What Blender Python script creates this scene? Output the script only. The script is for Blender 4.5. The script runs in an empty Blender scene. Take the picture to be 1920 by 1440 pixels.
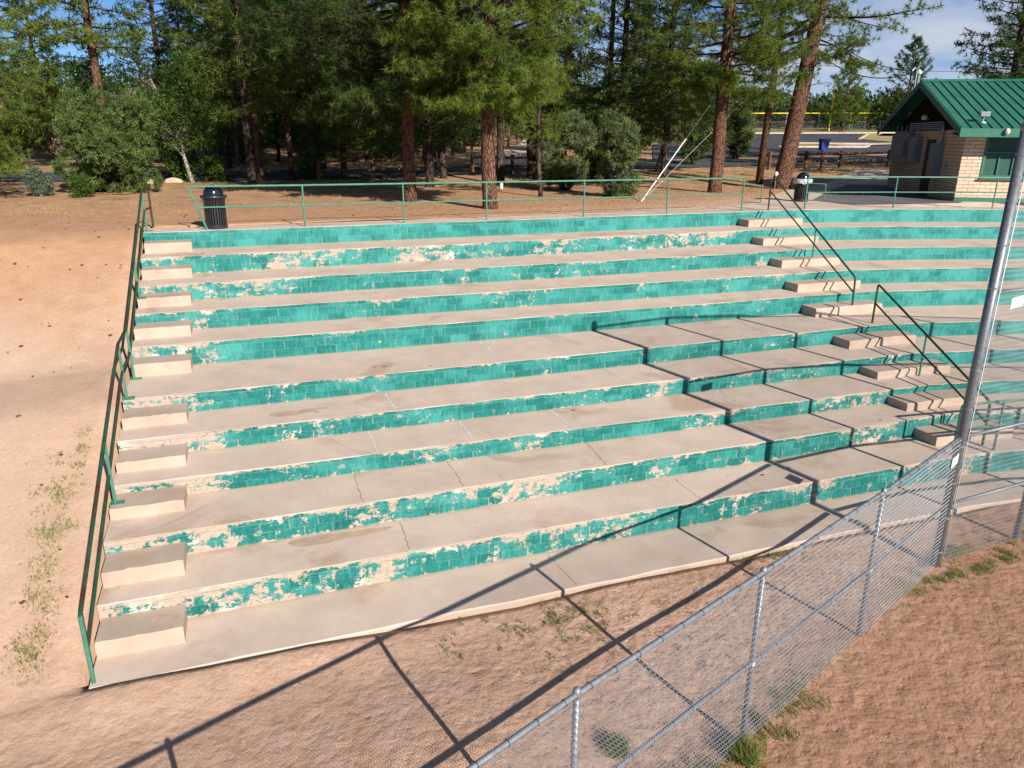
import bpy, bmesh, math, random
import numpy as np
from mathutils import Vector, Matrix

sc = bpy.context.scene
COL = sc.collection
R = math.radians

# ------------------------------------------------------------------ camera
cam_data = bpy.data.cameras.new('camera')
cam = bpy.data.objects.new('camera', cam_data)
COL.objects.link(cam)
cam_data.sensor_width = 36.0
cam_data.lens = 36.0 * 1399.0 / 1920.0
cam_data.clip_start = 0.1
cam_data.clip_end = 3000
FW = Vector((0.32282797, 0.89254835, -0.31486433))
RT = Vector((0.94110003, -0.33806404, 0.00658986))
UP = Vector((0.10056254, 0.29844622, 0.94911381))
m = Matrix((RT, UP, -FW)).transposed().to_4x4()
m.translation = Vector((0, 0, 6.328))
cam.matrix_world = m
sc.camera = cam

# ------------------------------------------------------------------ world and sun
SUN_EL = R(27.3)
SUN_AZ = R(283.5)            # direction towards the sun, counter-clockwise from +X
to_sun = Vector((math.cos(SUN_AZ) * math.cos(SUN_EL), math.sin(SUN_AZ) * math.cos(SUN_EL), math.sin(SUN_EL)))
world = bpy.data.worlds.new('World')
sc.world = world
world.use_nodes = True
wt = world.node_tree
wt.nodes.clear()
wo = wt.nodes.new('ShaderNodeOutputWorld')
bg = wt.nodes.new('ShaderNodeBackground')
bg.inputs['Strength'].default_value = 0.05
sky = wt.nodes.new('ShaderNodeTexSky')
sky.sky_type = 'NISHITA'
sky.sun_disc = False
sky.sun_elevation = SUN_EL
sky.sun_rotation = math.atan2(to_sun.x, to_sun.y)
sky.altitude = 2200
sky.air_density = 0.8
sky.dust_density = 0.15
tcw = wt.nodes.new('ShaderNodeTexCoord')
sep = wt.nodes.new('ShaderNodeSeparateXYZ')
wt.links.new(tcw.outputs['Generated'], sep.inputs[0])
# planar cloud layer: direction divided by its height
addz = wt.nodes.new('ShaderNodeMath'); addz.operation = 'ADD'; addz.inputs[1].default_value = 0.12
wt.links.new(sep.outputs['Z'], addz.inputs[0])
mx_ = wt.nodes.new('ShaderNodeMath'); mx_.operation = 'MAXIMUM'; mx_.inputs[1].default_value = 0.04
wt.links.new(addz.outputs[0], mx_.inputs[0])
dx = wt.nodes.new('ShaderNodeMath'); dx.operation = 'DIVIDE'
dy = wt.nodes.new('ShaderNodeMath'); dy.operation = 'DIVIDE'
wt.links.new(sep.outputs['X'], dx.inputs[0]); wt.links.new(mx_.outputs[0], dx.inputs[1])
wt.links.new(sep.outputs['Y'], dy.inputs[0]); wt.links.new(mx_.outputs[0], dy.inputs[1])
cmb = wt.nodes.new('ShaderNodeCombineXYZ')
wt.links.new(dx.outputs[0], cmb.inputs['X']); wt.links.new(dy.outputs[0], cmb.inputs['Y'])
cn = wt.nodes.new('ShaderNodeTexNoise')
cn.inputs['Scale'].default_value = 1.1
cn.inputs['Detail'].default_value = 6
cn.inputs['Roughness'].default_value = 0.55
wt.links.new(cmb.outputs[0], cn.inputs['Vector'])
# more cloud towards the right-hand part of the sky (+X)
cx = wt.nodes.new('ShaderNodeMapRange')
cx.inputs['From Min'].default_value = -0.1; cx.inputs['From Max'].default_value = 0.6
cx.inputs['To Min'].default_value = -0.34; cx.inputs['To Max'].default_value = 0.16
wt.links.new(sep.outputs['X'], cx.inputs['Value'])
ca = wt.nodes.new('ShaderNodeMath'); ca.operation = 'ADD'
wt.links.new(cn.outputs[0], ca.inputs[0]); wt.links.new(cx.outputs[0], ca.inputs[1])
cr = wt.nodes.new('ShaderNodeMapRange')
cr.inputs['From Min'].default_value = 0.44; cr.inputs['From Max'].default_value = 0.78
wt.links.new(ca.outputs[0], cr.inputs['Value'])
wm = wt.nodes.new('ShaderNodeMix'); wm.data_type = 'RGBA'
wm.inputs[7].default_value = (7.0, 7.9, 9.3, 1)
wt.links.new(cr.outputs[0], wm.inputs[0])
tint = wt.nodes.new('ShaderNodeMix'); tint.data_type = 'RGBA'; tint.blend_type = 'MULTIPLY'
tint.inputs[0].default_value = 1.0
tint.inputs[7].default_value = (0.72, 0.98, 1.30, 1)
wt.links.new(sky.outputs[0], tint.inputs[6])
wt.links.new(tint.outputs[2], wm.inputs[6])
wt.links.new(wm.outputs[2], bg.inputs['Color'])
wt.links.new(bg.outputs[0], wo.inputs['Surface'])

sun_d = bpy.data.lights.new('sun', 'SUN')
sun_d.energy = 5.0
sun_d.angle = R(0.35)
sun_d.color = (1.0, 0.93, 0.83)
sun = bpy.data.objects.new('sun', sun_d)
COL.objects.link(sun)
sun.rotation_euler = (-to_sun).to_track_quat('-Z', 'Y').to_euler()

vs = sc.view_settings
vs.view_transform = 'Standard'
vs.look = 'None'
vs.exposure = 0.66
vs.gamma = 1.0
sc.cycles.max_bounces = 6
sc.cycles.transparent_max_bounces = 8

rnd = random.Random(11)
nrg = np.random.default_rng(7)

# ------------------------------------------------------------------ material helper
class M:
    def __init__(s, name, rough=0.9, spec=0.2, metal=0.0):
        s.mat = bpy.data.materials.new(name)
        s.mat.use_nodes = True
        s.nt = s.mat.node_tree
        s.b = s.nt.nodes['Principled BSDF']
        s.b.inputs['Roughness'].default_value = rough
        s.b.inputs['Specular IOR Level'].default_value = spec
        s.b.inputs['Metallic'].default_value = metal
    def n(s, t, **kw):
        nd = s.nt.nodes.new('ShaderNode' + t)
        for k, v in kw.items(): setattr(nd, k, v)
        return nd
    def l(s, a, b): s.nt.links.new(a, b)
    def coord(s, kind='Object', scale=(1, 1, 1), obj_rand=False):
        tc = s.n('TexCoord'); mp = s.n('Mapping')
        mp.inputs['Scale'].default_value = scale
        s.l(tc.outputs[kind], mp.inputs[0])
        if obj_rand:
            oi = s.n('ObjectInfo'); mu = s.n('Math', operation='MULTIPLY'); mu.inputs[1].default_value = 50
            s.l(oi.outputs['Random'], mu.inputs[0]); s.l(mu.outputs[0], mp.inputs['Location'])
        return mp.outputs[0]
    def noise(s, vec, scale, detail=4, rough=0.55, dist=0.0):
        nd = s.n('TexNoise')
        nd.inputs['Scale'].default_value = scale; nd.inputs['Detail'].default_value = detail
        nd.inputs['Roughness'].default_value = rough; nd.inputs['Distortion'].default_value = dist
        s.l(vec, nd.inputs['Vector'])
        return nd.outputs[0]
    def mr(s, v, a, b, c=0.0, d=1.0):
        nd = s.n('MapRange')
        for i, x in zip(('From Min', 'From Max', 'To Min', 'To Max'), (a, b, c, d)): nd.inputs[i].default_value = x
        s.l(v, nd.inputs['Value'])
        return nd.outputs[0]
    def ma(s, op, a, b=None):
        nd = s.n('Math', operation=op)
        for i, x in ((0, a), (1, b)):
            if x is None: continue
            if isinstance(x, (int, float)): nd.inputs[i].default_value = x
            else: s.l(x, nd.inputs[i])
        return nd.outputs[0]
    def mix(s, f, a, b, blend='MIX'):
        nd = s.n('Mix'); nd.data_type = 'RGBA'; nd.blend_type = blend
        for i, x in ((0, f), (6, a), (7, b)):
            if isinstance(x, (int, float)): nd.inputs[i].default_value = x
            elif isinstance(x, tuple): nd.inputs[i].default_value = (*x, 1) if len(x) == 3 else x
            else: s.l(x, nd.inputs[i])
        return nd.outputs[2]
    def col(s, c):
        if isinstance(c, tuple): s.b.inputs['Base Color'].default_value = (*c, 1)
        else: s.l(c, s.b.inputs['Base Color'])
        return s
    def bump(s, h, strength=0.5, dist=0.02, prev=None):
        nd = s.n('Bump'); nd.inputs['Strength'].default_value = strength; nd.inputs['Distance'].default_value = dist
        s.l(h, nd.inputs['Height'])
        if prev is not None: s.l(prev, nd.inputs['Normal'])
        s.l(nd.outputs[0], s.b.inputs['Normal'])
        return nd.outputs[0]

def plain(name, c, rough=0.7, spec=0.3, metal=0.0, var=0.25, scale=6.0, bump=0.0):
    k = M(name, rough, spec, metal)
    v = k.coord('Object')
    n = k.noise(v, scale, 5, 0.6)
    f = k.mr(n, 0.3, 0.7)
    lo = tuple(x * (1 - var) for x in c); hi = tuple(min(1, x * (1 + var)) for x in c)
    k.col(k.mix(f, lo, hi))
    if bump: k.bump(k.noise(v, scale * 6, 4), bump, 0.01)
    return k.mat

# ------------------------------------------------------------------ materials
# dirt
def mk_dirt():
    k = M('dirt', 0.95, 0.03)
    v = k.coord('Object')
    sp = k.n('SeparateXYZ'); tc = k.n('TexCoord'); k.l(tc.outputs['Object'], sp.inputs[0])
    big = k.noise(v, 0.35, 5, 0.6)
    mid = k.noise(v, 2.2, 6, 0.65)
    fine = k.noise(v, 22, 5, 0.7)
    red = k.mix(k.mr(mid, 0.35, 0.65), (0.325, 0.175, 0.112), (0.395, 0.225, 0.152))      # infield dirt
    pale = k.mix(k.mr(mid, 0.3, 0.7), (0.415, 0.278, 0.195), (0.50, 0.350, 0.255))         # trodden slope
    bx = k.ma('SUBTRACT', -4.7, k.ma('MULTIPLY', k.ma('POWER', k.ma('MAXIMUM', k.ma('SUBTRACT', sp.outputs['Y'], 15.0), 0.0), 2.0), 0.16))
    dist_ = k.ma('ABSOLUTE', k.ma('SUBTRACT', sp.outputs['X'], bx))
    trk = k.mr(k.ma('ADD', dist_, k.ma('MULTIPLY', k.ma('SUBTRACT', mid, 0.5), 1.2)), 0.7, 1.8, 1.0, 0.0)
    pale = k.mix(k.ma('MULTIPLY', trk, 0.40), pale, (0.53, 0.385, 0.29))
    rust = k.mix(k.mr(mid, 0.3, 0.7), (0.40, 0.225, 0.130), (0.51, 0.31, 0.185))         # forest floor
    # slope weight: west of the seating
    wob = k.ma('MULTIPLY', k.ma('SUBTRACT', big, 0.5), 3.5)
    # the strip between fence and kerb is paler than the infield beyond the fence
    fl = k.ma('SUBTRACT', sp.outputs['Y'], k.ma('MULTIPLY', sp.outputs['X'], 0.41))
    red = k.mix(k.mr(k.ma('ADD', fl, k.ma('MULTIPLY', wob, 0.25)), 3.1, 4.3), red, k.mix(k.mr(mid, 0.35, 0.65), (0.53, 0.325, 0.225), (0.63, 0.415, 0.305)))
    xw = k.ma('ADD', sp.outputs['X'], wob)
    yw = k.ma('ADD', sp.outputs['Y'], wob)
    ypl = k.ma('ADD', yw, k.ma('MULTIPLY', sp.outputs['X'], 0.55))
    f1 = k.ma('MULTIPLY', k.mr(xw, 4.5, -4.5), k.mr(ypl, 1.0, 9.0))
    c = k.mix(f1, red, pale)
    f2 = k.mr(k.ma('ADD', yw, k.ma('MULTIPLY', xw, -0.35)), 17.5, 21.5)
    f2 = k.ma('MULTIPLY', f2, k.ma('SUBTRACT', 1.0, k.ma('MULTIPLY', k.ma('MULTIPLY', trk, 0.75), k.mr(sp.outputs['Y'], 23, 20))))
    c = k.mix(f2, c, rust)
    # needle litter and dusky patches in the wood
    lit = k.mr(k.noise(v, 0.9, 6, 0.7), 0.5, 0.66)
    lf = k.ma('MULTIPLY', lit, k.mr(sp.outputs['Y'], 25, 31))
    c = k.mix(k.ma('MULTIPLY', lf, 0.75), c, (0.19, 0.115, 0.062))
    gr = k.ma('MULTIPLY', k.mr(k.noise(v, 0.5, 7, 0.7), 0.52, 0.62), k.mr(sp.outputs['Y'], 33, 38))
    c = k.mix(k.ma('MULTIPLY', gr, 0.65), c, (0.16, 0.17, 0.06))
    # grassy ground far off
    dd = k.ma('ADD', k.ma('MULTIPLY', sp.outputs['X'], 0.34), k.ma('MULTIPLY', sp.outputs['Y'], 0.94))
    c = k.mix(k.mr(dd, 96, 104), c, k.mix(k.mr(mid, .3, .7), (0.16, 0.19, 0.05), (0.30, 0.28, 0.12)))
    # specks
    vo = k.n('TexVoronoi'); vo.inputs['Scale'].default_value = 9; k.l(v, vo.inputs['Vector'])
    spk = k.mr(vo.outputs['Distance'], 0.09, 0.05)
    spn = k.ma('MULTIPLY', spk, k.mr(k.noise(v, 3, 2), 0.5, 0.6))
    c = k.mix(k.ma('MULTIPLY', spn, 0.5), c, (0.60, 0.50, 0.42))
    c = k.mix(k.mr(fine, 0.4, 0.75, 0.0, 0.25), c, (0.13, 0.075, 0.05))
    grit = k.noise(v, 75, 3, 0.8)
    c = k.mix(k.mr(grit, 0.56, 0.72, 0.0, 0.45), c, (0.20, 0.12, 0.08))
    c = k.mix(k.mr(grit, 0.42, 0.30, 0.0, 0.35), c, (0.66, 0.52, 0.43))
    k.col(c)
    # footprints and scuffs, strong on the field, weak on the slope
    w = k.n('TexVoronoi'); w.feature = 'SMOOTH_F1'; w.inputs['Scale'].default_value = 8.0
    wn = k.n('TexNoise'); wn.inputs['Scale'].default_value = 2.6; wn.inputs['Detail'].default_value = 3
    k.l(v, wn.inputs['Vector'])
    vd = k.mix(0.22, v, wn.outputs['Color'])
    k.l(vd, w.inputs['Vector'])
    r1 = k.noise(v, 11.0, 6, 0.6, 0.15)
    r0 = k.noise(v, 2.4, 3, 0.5)
    ridg = k.ma('SUBTRACT', 1.0, k.ma('ABSOLUTE', k.ma('MULTIPLY', k.ma('SUBTRACT', r1, 0.5), 5.0)))
    h = k.ma('ADD', k.ma('MULTIPLY', w.outputs['Distance'], 1.3), k.ma('MULTIPLY', ridg, 0.10))
    h = k.ma('ADD', h, k.ma('ADD', k.ma('MULTIPLY', r1, 1.3), k.ma('MULTIPLY', r0, 1.6)))
    h = k.ma('ADD', h, k.ma('MULTIPLY', fine, 0.22))
    soft = k.mr(f1, 0, 1, 1.0, 0.10)
    h = k.ma('MULTIPLY', h, soft)
    k.bump(h, 0.65, 0.036)
    return k.mat

def mk_concrete(name='concrete', a=(0.54, 0.425, 0.345), b=(0.645, 0.52, 0.43), dirt=0.5):
    k = M(name, 0.9, 0.06)
    v = k.coord('Object')
    gr_ = k.n('Attribute'); gr_.attribute_name = 'grime_and_front_shade'
    mid = k.noise(v, 1.3, 7, 0.62)
    fine = k.noise(v, 40, 4, 0.7)
    c = k.mix(k.mr(mid, 0.35, 0.68), a, b)
    st = k.mr(k.noise(v, 0.6, 8, 0.6, 0.8), 0.56, 0.66)
    c = k.mix(k.ma('MULTIPLY', st, dirt), c, (0.36, 0.235, 0.16))
    blk = k.mr(k.noise(v, 2.8, 8, 0.75), 0.60, 0.72)
    c = k.mix(k.ma('MULTIPLY', blk, 0.22), c, (0.25, 0.20, 0.17))
    c = k.mix(k.mr(fine, 0.35, 0.7, 0.0, 0.22), c, (0.22, 0.17, 0.14))
    agg = k.noise(v, 130, 2, 0.8)
    c = k.mix(k.mr(agg, 0.55, 0.8, 0.0, 0.30), c, (0.20, 0.15, 0.12))
    gm = k.ma('ADD', gr_.outputs['Fac'], k.ma('MULTIPLY', k.ma('SUBTRACT', k.noise(v, 2.6, 6, .7), 0.5), 1.1))
    c = k.mix(k.mr(gm, 0.45, 1.0, 0.0, 0.55), c, (0.36, 0.25, 0.18))
    vo = k.n('TexVoronoi'); vo.inputs['Scale'].default_value = 3.4; k.l(v, vo.inputs['Vector'])
    c = k.mix(k.mr(vo.outputs['Distance'], 0.045, 0.02), c, (0.12, 0.07, 0.05))
    k.col(c)
    k.bump(k.ma('ADD', fine, k.ma('MULTIPLY', mid, 1.5)), 0.25, 0.006)
    return k.mat

def mk_paint():
    k = M('peeling_turquoise_paint', 0.72, 0.08)
    uv = k.n('UVMap'); sp = k.n('SeparateXYZ'); k.l(uv.outputs[0], sp.inputs[0])
    at = k.n('Attribute'); at.attribute_name = 'peel'
    fresh = k.n('Attribute'); fresh.attribute_name = 'fresh'
    mpv = k.n('Mapping'); mpv.inputs['Scale'].default_value = (1, 0.42, 1); k.l(uv.outputs[0], mpv.inputs[0])
    V = mpv.outputs[0]; UVR = uv.outputs[0]
    # block courses: uv.y runs 0..1 over two courses, 1..1.2 over the cap
    br = k.n('TexBrick'); br.offset = 0.5
    br.inputs['Color1'].default_value = (0, 0, 0, 1); br.inputs['Color2'].default_value = (1, 1, 1, 1)
    br.inputs['Mortar'].default_value = (0.5, 0.5, 0.5, 1)
    br.inputs['Scale'].default_value = 1.0; br.inputs['Mortar Size'].default_value = 0.013
    br.inputs['Mortar Smooth'].default_value = 0.3
    br.inputs['Brick Width'].default_value = 0.42; br.inputs['Row Height'].default_value = 0.5
    wob = k.n('TexNoise'); wob.inputs['Scale'].default_value = 4; k.l(V, wob.inputs['Vector'])
    vw = k.mix(0.018, UVR, wob.outputs['Color'])
    k.l(vw, br.inputs['Vector'])
    joint = br.outputs['Fac']
    incap = k.mr(sp.outputs['Y'], 0.985, 1.005)
    joint = k.ma('MULTIPLY', joint, k.ma('SUBTRACT', 1.0, incap))
    capline = k.ma('MULTIPLY', k.mr(sp.outputs['Y'], 0.965, 0.985), k.mr(sp.outputs['Y'], 1.015, 0.995))
    jn = k.mr(k.noise(V, 2.3, 5, .65), 0.38, 0.56)
    joint = k.ma('MAXIMUM', k.ma('MULTIPLY', joint, jn), k.ma('MULTIPLY', capline, 0.8))
    # paint tone: vertical brushing, per block tint
    mp = k.n('Mapping'); mp.inputs['Scale'].default_value = (7, 1.5, 1); k.l(V, mp.inputs[0])
    st = k.noise(mp.outputs[0], 2.2, 6, 0.7)
    bl = k.noise(V, 1.1, 6, 0.6)
    tone = k.ma('ADD', k.ma('MULTIPLY', st, 0.55), k.ma('MULTIPLY', bl, 0.6))
    tone = k.ma('ADD', tone, k.ma('MULTIPLY', br.outputs['Color'], 0.16))
    tone = k.ma('ADD', tone, k.ma('MULTIPLY', fresh.outputs['Fac'], 0.16))
    cr_ = k.n('ValToRGB')
    el = cr_.color_ramp.elements
    el[0].position = 0.47; el[0].color = (0.004, 0.078, 0.068, 1)
    el[1].position = 0.90; el[1].color = (0.050, 0.275, 0.255, 1)
    e = el.new(0.66); e.color = (0.009, 0.140, 0.128, 1)
    k.l(tone, cr_.inputs[0])
    paint = k.mix(k.ma('MULTIPLY', k.mr(k.noise(V, 26, 4, .7), 0.5, 0.75), 0.35), cr_.outputs[0], (0.12, 0.26, 0.22))
    paint = k.mix(k.ma('MULTIPLY', joint, 0.8), paint, (0.15, 0.25, 0.21))
    # where the paint has come off
    n1 = k.noise(V, 3.4, 9, 0.62, 0.2)
    n2 = k.noise(V, 13.0, 6, 0.72, 0.4)
    n3 = k.noise(V, 0.55, 4, 0.5)
    n4 = k.noise(V, 34.0, 4, 0.75, 0.2)
    pm = k.ma('ADD', k.ma('ADD', k.ma('MULTIPLY', n1, 0.50), k.ma('MULTIPLY', n4, 0.14)), k.ma('MULTIPLY', n2, 0.28))
    pm = k.ma('ADD', pm, k.ma('MULTIPLY', k.ma('SUBTRACT', n3, 0.5), 0.40))
    pm = k.ma('ADD', pm, k.ma('MULTIPLY', k.ma('SUBTRACT', at.outputs['Fac'], 0.5), 0.30))
    edge = k.ma('ADD', k.mr(sp.outputs['Y'], 1.0, 1.2, 0.0, 0.075), k.mr(sp.outputs['Y'], 0.16, 0.0, 0.0, 0.055))
    pm = k.ma('ADD', pm, edge)
    pm = k.ma('ADD', pm, k.ma('MULTIPLY', joint, 0.05))
    peeled = k.mr(pm, 0.524, 0.548)
    raw = k.mix(k.mr(n2, 0.35, 0.65), (0.335, 0.268, 0.215), (0.43, 0.355, 0.295))
    raw = k.mix(k.mr(k.noise(V, 1.6, 3), 0.56, 0.62), raw, (0.50, 0.45, 0.39))
    raw = k.mix(k.ma('MULTIPLY', joint, 0.5), raw, (0.22, 0.17, 0.13))
    wear = k.ma('ADD', k.ma('MULTIPLY', k.noise(mp.outputs[0], 6.0, 5, 0.75), 0.6), k.ma('MULTIPLY', n4, 0.4))
    paint = k.mix(k.mr(wear, 0.52, 0.64, 0.0, 0.34), paint, (0.15, 0.32, 0.285))
    c = k.mix(peeled, paint, raw)
    # dust washed against the foot
    c = k.mix(k.mr(sp.outputs['Y'], 0.09, 0.0, 0.0, 0.55), c, (0.30, 0.21, 0.15))
    k.col(c)
    h = k.ma('SUBTRACT', k.ma('MULTIPLY', n2, 0.5), k.ma('ADD', k.ma('MULTIPLY', peeled, 0.35), k.ma('MULTIPLY', joint, 0.8)))
    k.bump(h, 0.6, 0.008)
    k.l(k.mix(peeled, (0.6, 0.6, 0.6), (0.95, 0.95, 0.95)), k.b.inputs['Roughness'])
    return k.mat

def mk_foliage(name, dark, light, trans=0.35, tip=None):
    k = M(name, 0.65, 0.12)
    a = k.n('Attribute'); a.attribute_name = 'tint'
    oi = k.n('ObjectInfo')
    f = k.ma('ADD', a.outputs['Fac'], k.ma('MULTIPLY', k.ma('SUBTRACT', oi.outputs['Random'], 0.5), 0.25))
    c = k.mix(k.mr(f, 0.0, 1.0), dark, light)
    k.col(c)
    tr = k.n('BsdfTranslucent'); k.l(k.mix(0.5, c, (light[0] * 1.6, light[1] * 1.7, light[2] * 0.9)), tr.inputs[0])
    ms = k.n('MixShader'); ms.inputs[0].default_value = trans
    k.l(k.b.outputs[0], ms.inputs[1]); k.l(tr.outputs[0], ms.inputs[2])
    k.l(ms.outputs[0], k.nt.nodes['Material Output'].inputs['Surface'])
    return k.mat

def mk_bark(name, plate, fissure, sx=9, sz=2.2):
    k = M(name, 0.95, 0.04)
    v = k.coord('Object', (1, 1, sz / sx))
    nz = k.n('TexNoise'); nz.inputs['Scale'].default_value = 5; nz.inputs['Detail'].default_value = 3; k.l(v, nz.inputs['Vector'])
    vv = k.mix(0.10, v, nz.outputs['Color'])
    vo = k.n('TexVoronoi'); vo.feature = 'DISTANCE_TO_EDGE'; vo.inputs['Scale'].default_value = sx; k.l(vv, vo.inputs['Vector'])
    fine = k.noise(k.coord('Object', (1, 1, 0.25)), 30, 5, 0.7)
    f = k.mr(vo.outputs['Distance'], 0.02, 0.16)
    hi = tuple(min(1, x * 1.35) for x in plate)
    big = k.mr(k.noise(k.coord('Object'), 1.2, 3), 0.4, 0.6)
    c = k.mix(f, fissure, k.mix(k.mr(fine, 0.35, 0.65), k.mix(big, plate, tuple(x * 0.7 for x in plate)), hi))
    k.col(c)
    k.bump(k.ma('ADD', k.ma('MULTIPLY', f, 1.0), k.ma('MULTIPLY', fine, 0.35)), 0.9, 0.03)
    return k.mat

def mk_galv(name='galvanised_steel', c=(0.23, 0.255, 0.285)):
    k = M(name, 0.5, 0.4, 0.45)
    v = k.coord('Object')
    n = k.noise(v, 18, 4, 0.7)
    k.col(k.mix(k.mr(n, 0.3, 0.7), tuple(x * 0.82 for x in c), tuple(x * 1.12 for x in c)))
    k.l(k.mr(n, 0.3, 0.7, 0.35, 0.6), k.b.inputs['Roughness'])
    return k.mat

def mk_greenpipe():
    k = M('chipped_green_pipe_paint', 0.5, 0.4)
    v = k.coord('Object')
    n = k.noise(v, 5, 6, 0.7)
    c = k.mix(k.mr(n, 0.3, 0.7), (0.035, 0.150, 0.100), (0.075, 0.235, 0.165))
    rust = k.mr(k.noise(v, 3.2, 7, 0.75), 0.60, 0.66)
    c = k.mix(rust, c, (0.14, 0.045, 0.025))
    wht = k.mr(k.noise(v, 11, 5, 0.8), 0.66, 0.70)
    c = k.mix(k.ma('MULTIPLY', wht, 0.6), c, (0.35, 0.40, 0.36))
    k.col(c)
    return k.mat

def mk_roof():
    k = M('green_metal_roof', 0.5, 0.25)
    v = k.coord('Object')
    c = k.mix(k.mr(k.noise(v, .9, 5, .6), 0.3, 0.7), (0.016, 0.108, 0.074), (0.030, 0.148, 0.104))
    c = k.mix(k.mr(k.noise(v, 9, 6, .75), 0.56, 0.72, 0, .5), c, (0.085, 0.130, 0.090))
    c = k.mix(k.mr(k.noise(v, 26, 3, .8), 0.66, 0.72, 0, .7), c, (0.11, 0.07, 0.035))
    k.col(c)
    return k.mat

def mk_darkpipe():
    k = M('worn_dark_green_pipe_paint', 0.6, 0.2)
    v = k.coord('Object')
    c = k.mix(k.mr(k.noise(v, 4, 6, 0.7), 0.3, 0.7), (0.010, 0.040, 0.022), (0.030, 0.085, 0.050))
    c = k.mix(k.mr(k.noise(v, 1.6, 6, 0.7), 0.50, 0.60), c, (0.060, 0.022, 0.016))
    k.col(c)
    return k.mat

def mk_asphalt(name, a, b):
    k = M(name, 0.9, 0.06)
    v = k.coord('Object')
    c = k.mix(k.mr(k.noise(v, 0.5, 6, .6), 0.35, 0.65), a, b)
    c = k.mix(k.mr(k.noise(v, 60, 3, .7), 0.4, 0.7, 0, 0.35), c, tuple(x * 0.5 for x in a))
    k.col(c)
    k.bump(k.noise(v, 70, 3), 0.3, 0.008)
    return k.mat

def mk_brick():
    k = M('tan_slump_block', 0.9, 0.06)
    uv = k.n('UVMap')
    br = k.n('TexBrick'); br.offset = 0.5
    br.inputs['Color1'].default_value = (0.57, 0.44, 0.32, 1); br.inputs['Color2'].default_value = (0.68, 0.55, 0.415, 1)
    br.inputs['Mortar'].default_value = (0.26, 0.19, 0.13, 1)
    br.inputs['Scale'].default_value = 1; br.inputs['Mortar Size'].default_value = 0.012
    br.inputs['Brick Width'].default_value = 0.42; br.inputs['Row Height'].default_value = 0.135
    k.l(uv.outputs[0], br.inputs['Vector'])
    n = k.noise(uv.outputs[0], 7, 6, 0.7)
    k.col(k.mix(k.mr(n, 0.35, 0.7, 0, 0.3), br.outputs['Color'], (0.40, 0.28, 0.19)))
    k.bump(k.ma('SUBTRACT', k.ma('MULTIPLY', n, 0.4), br.outputs['Fac']), 0.7, 0.012)
    return k.mat

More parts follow.
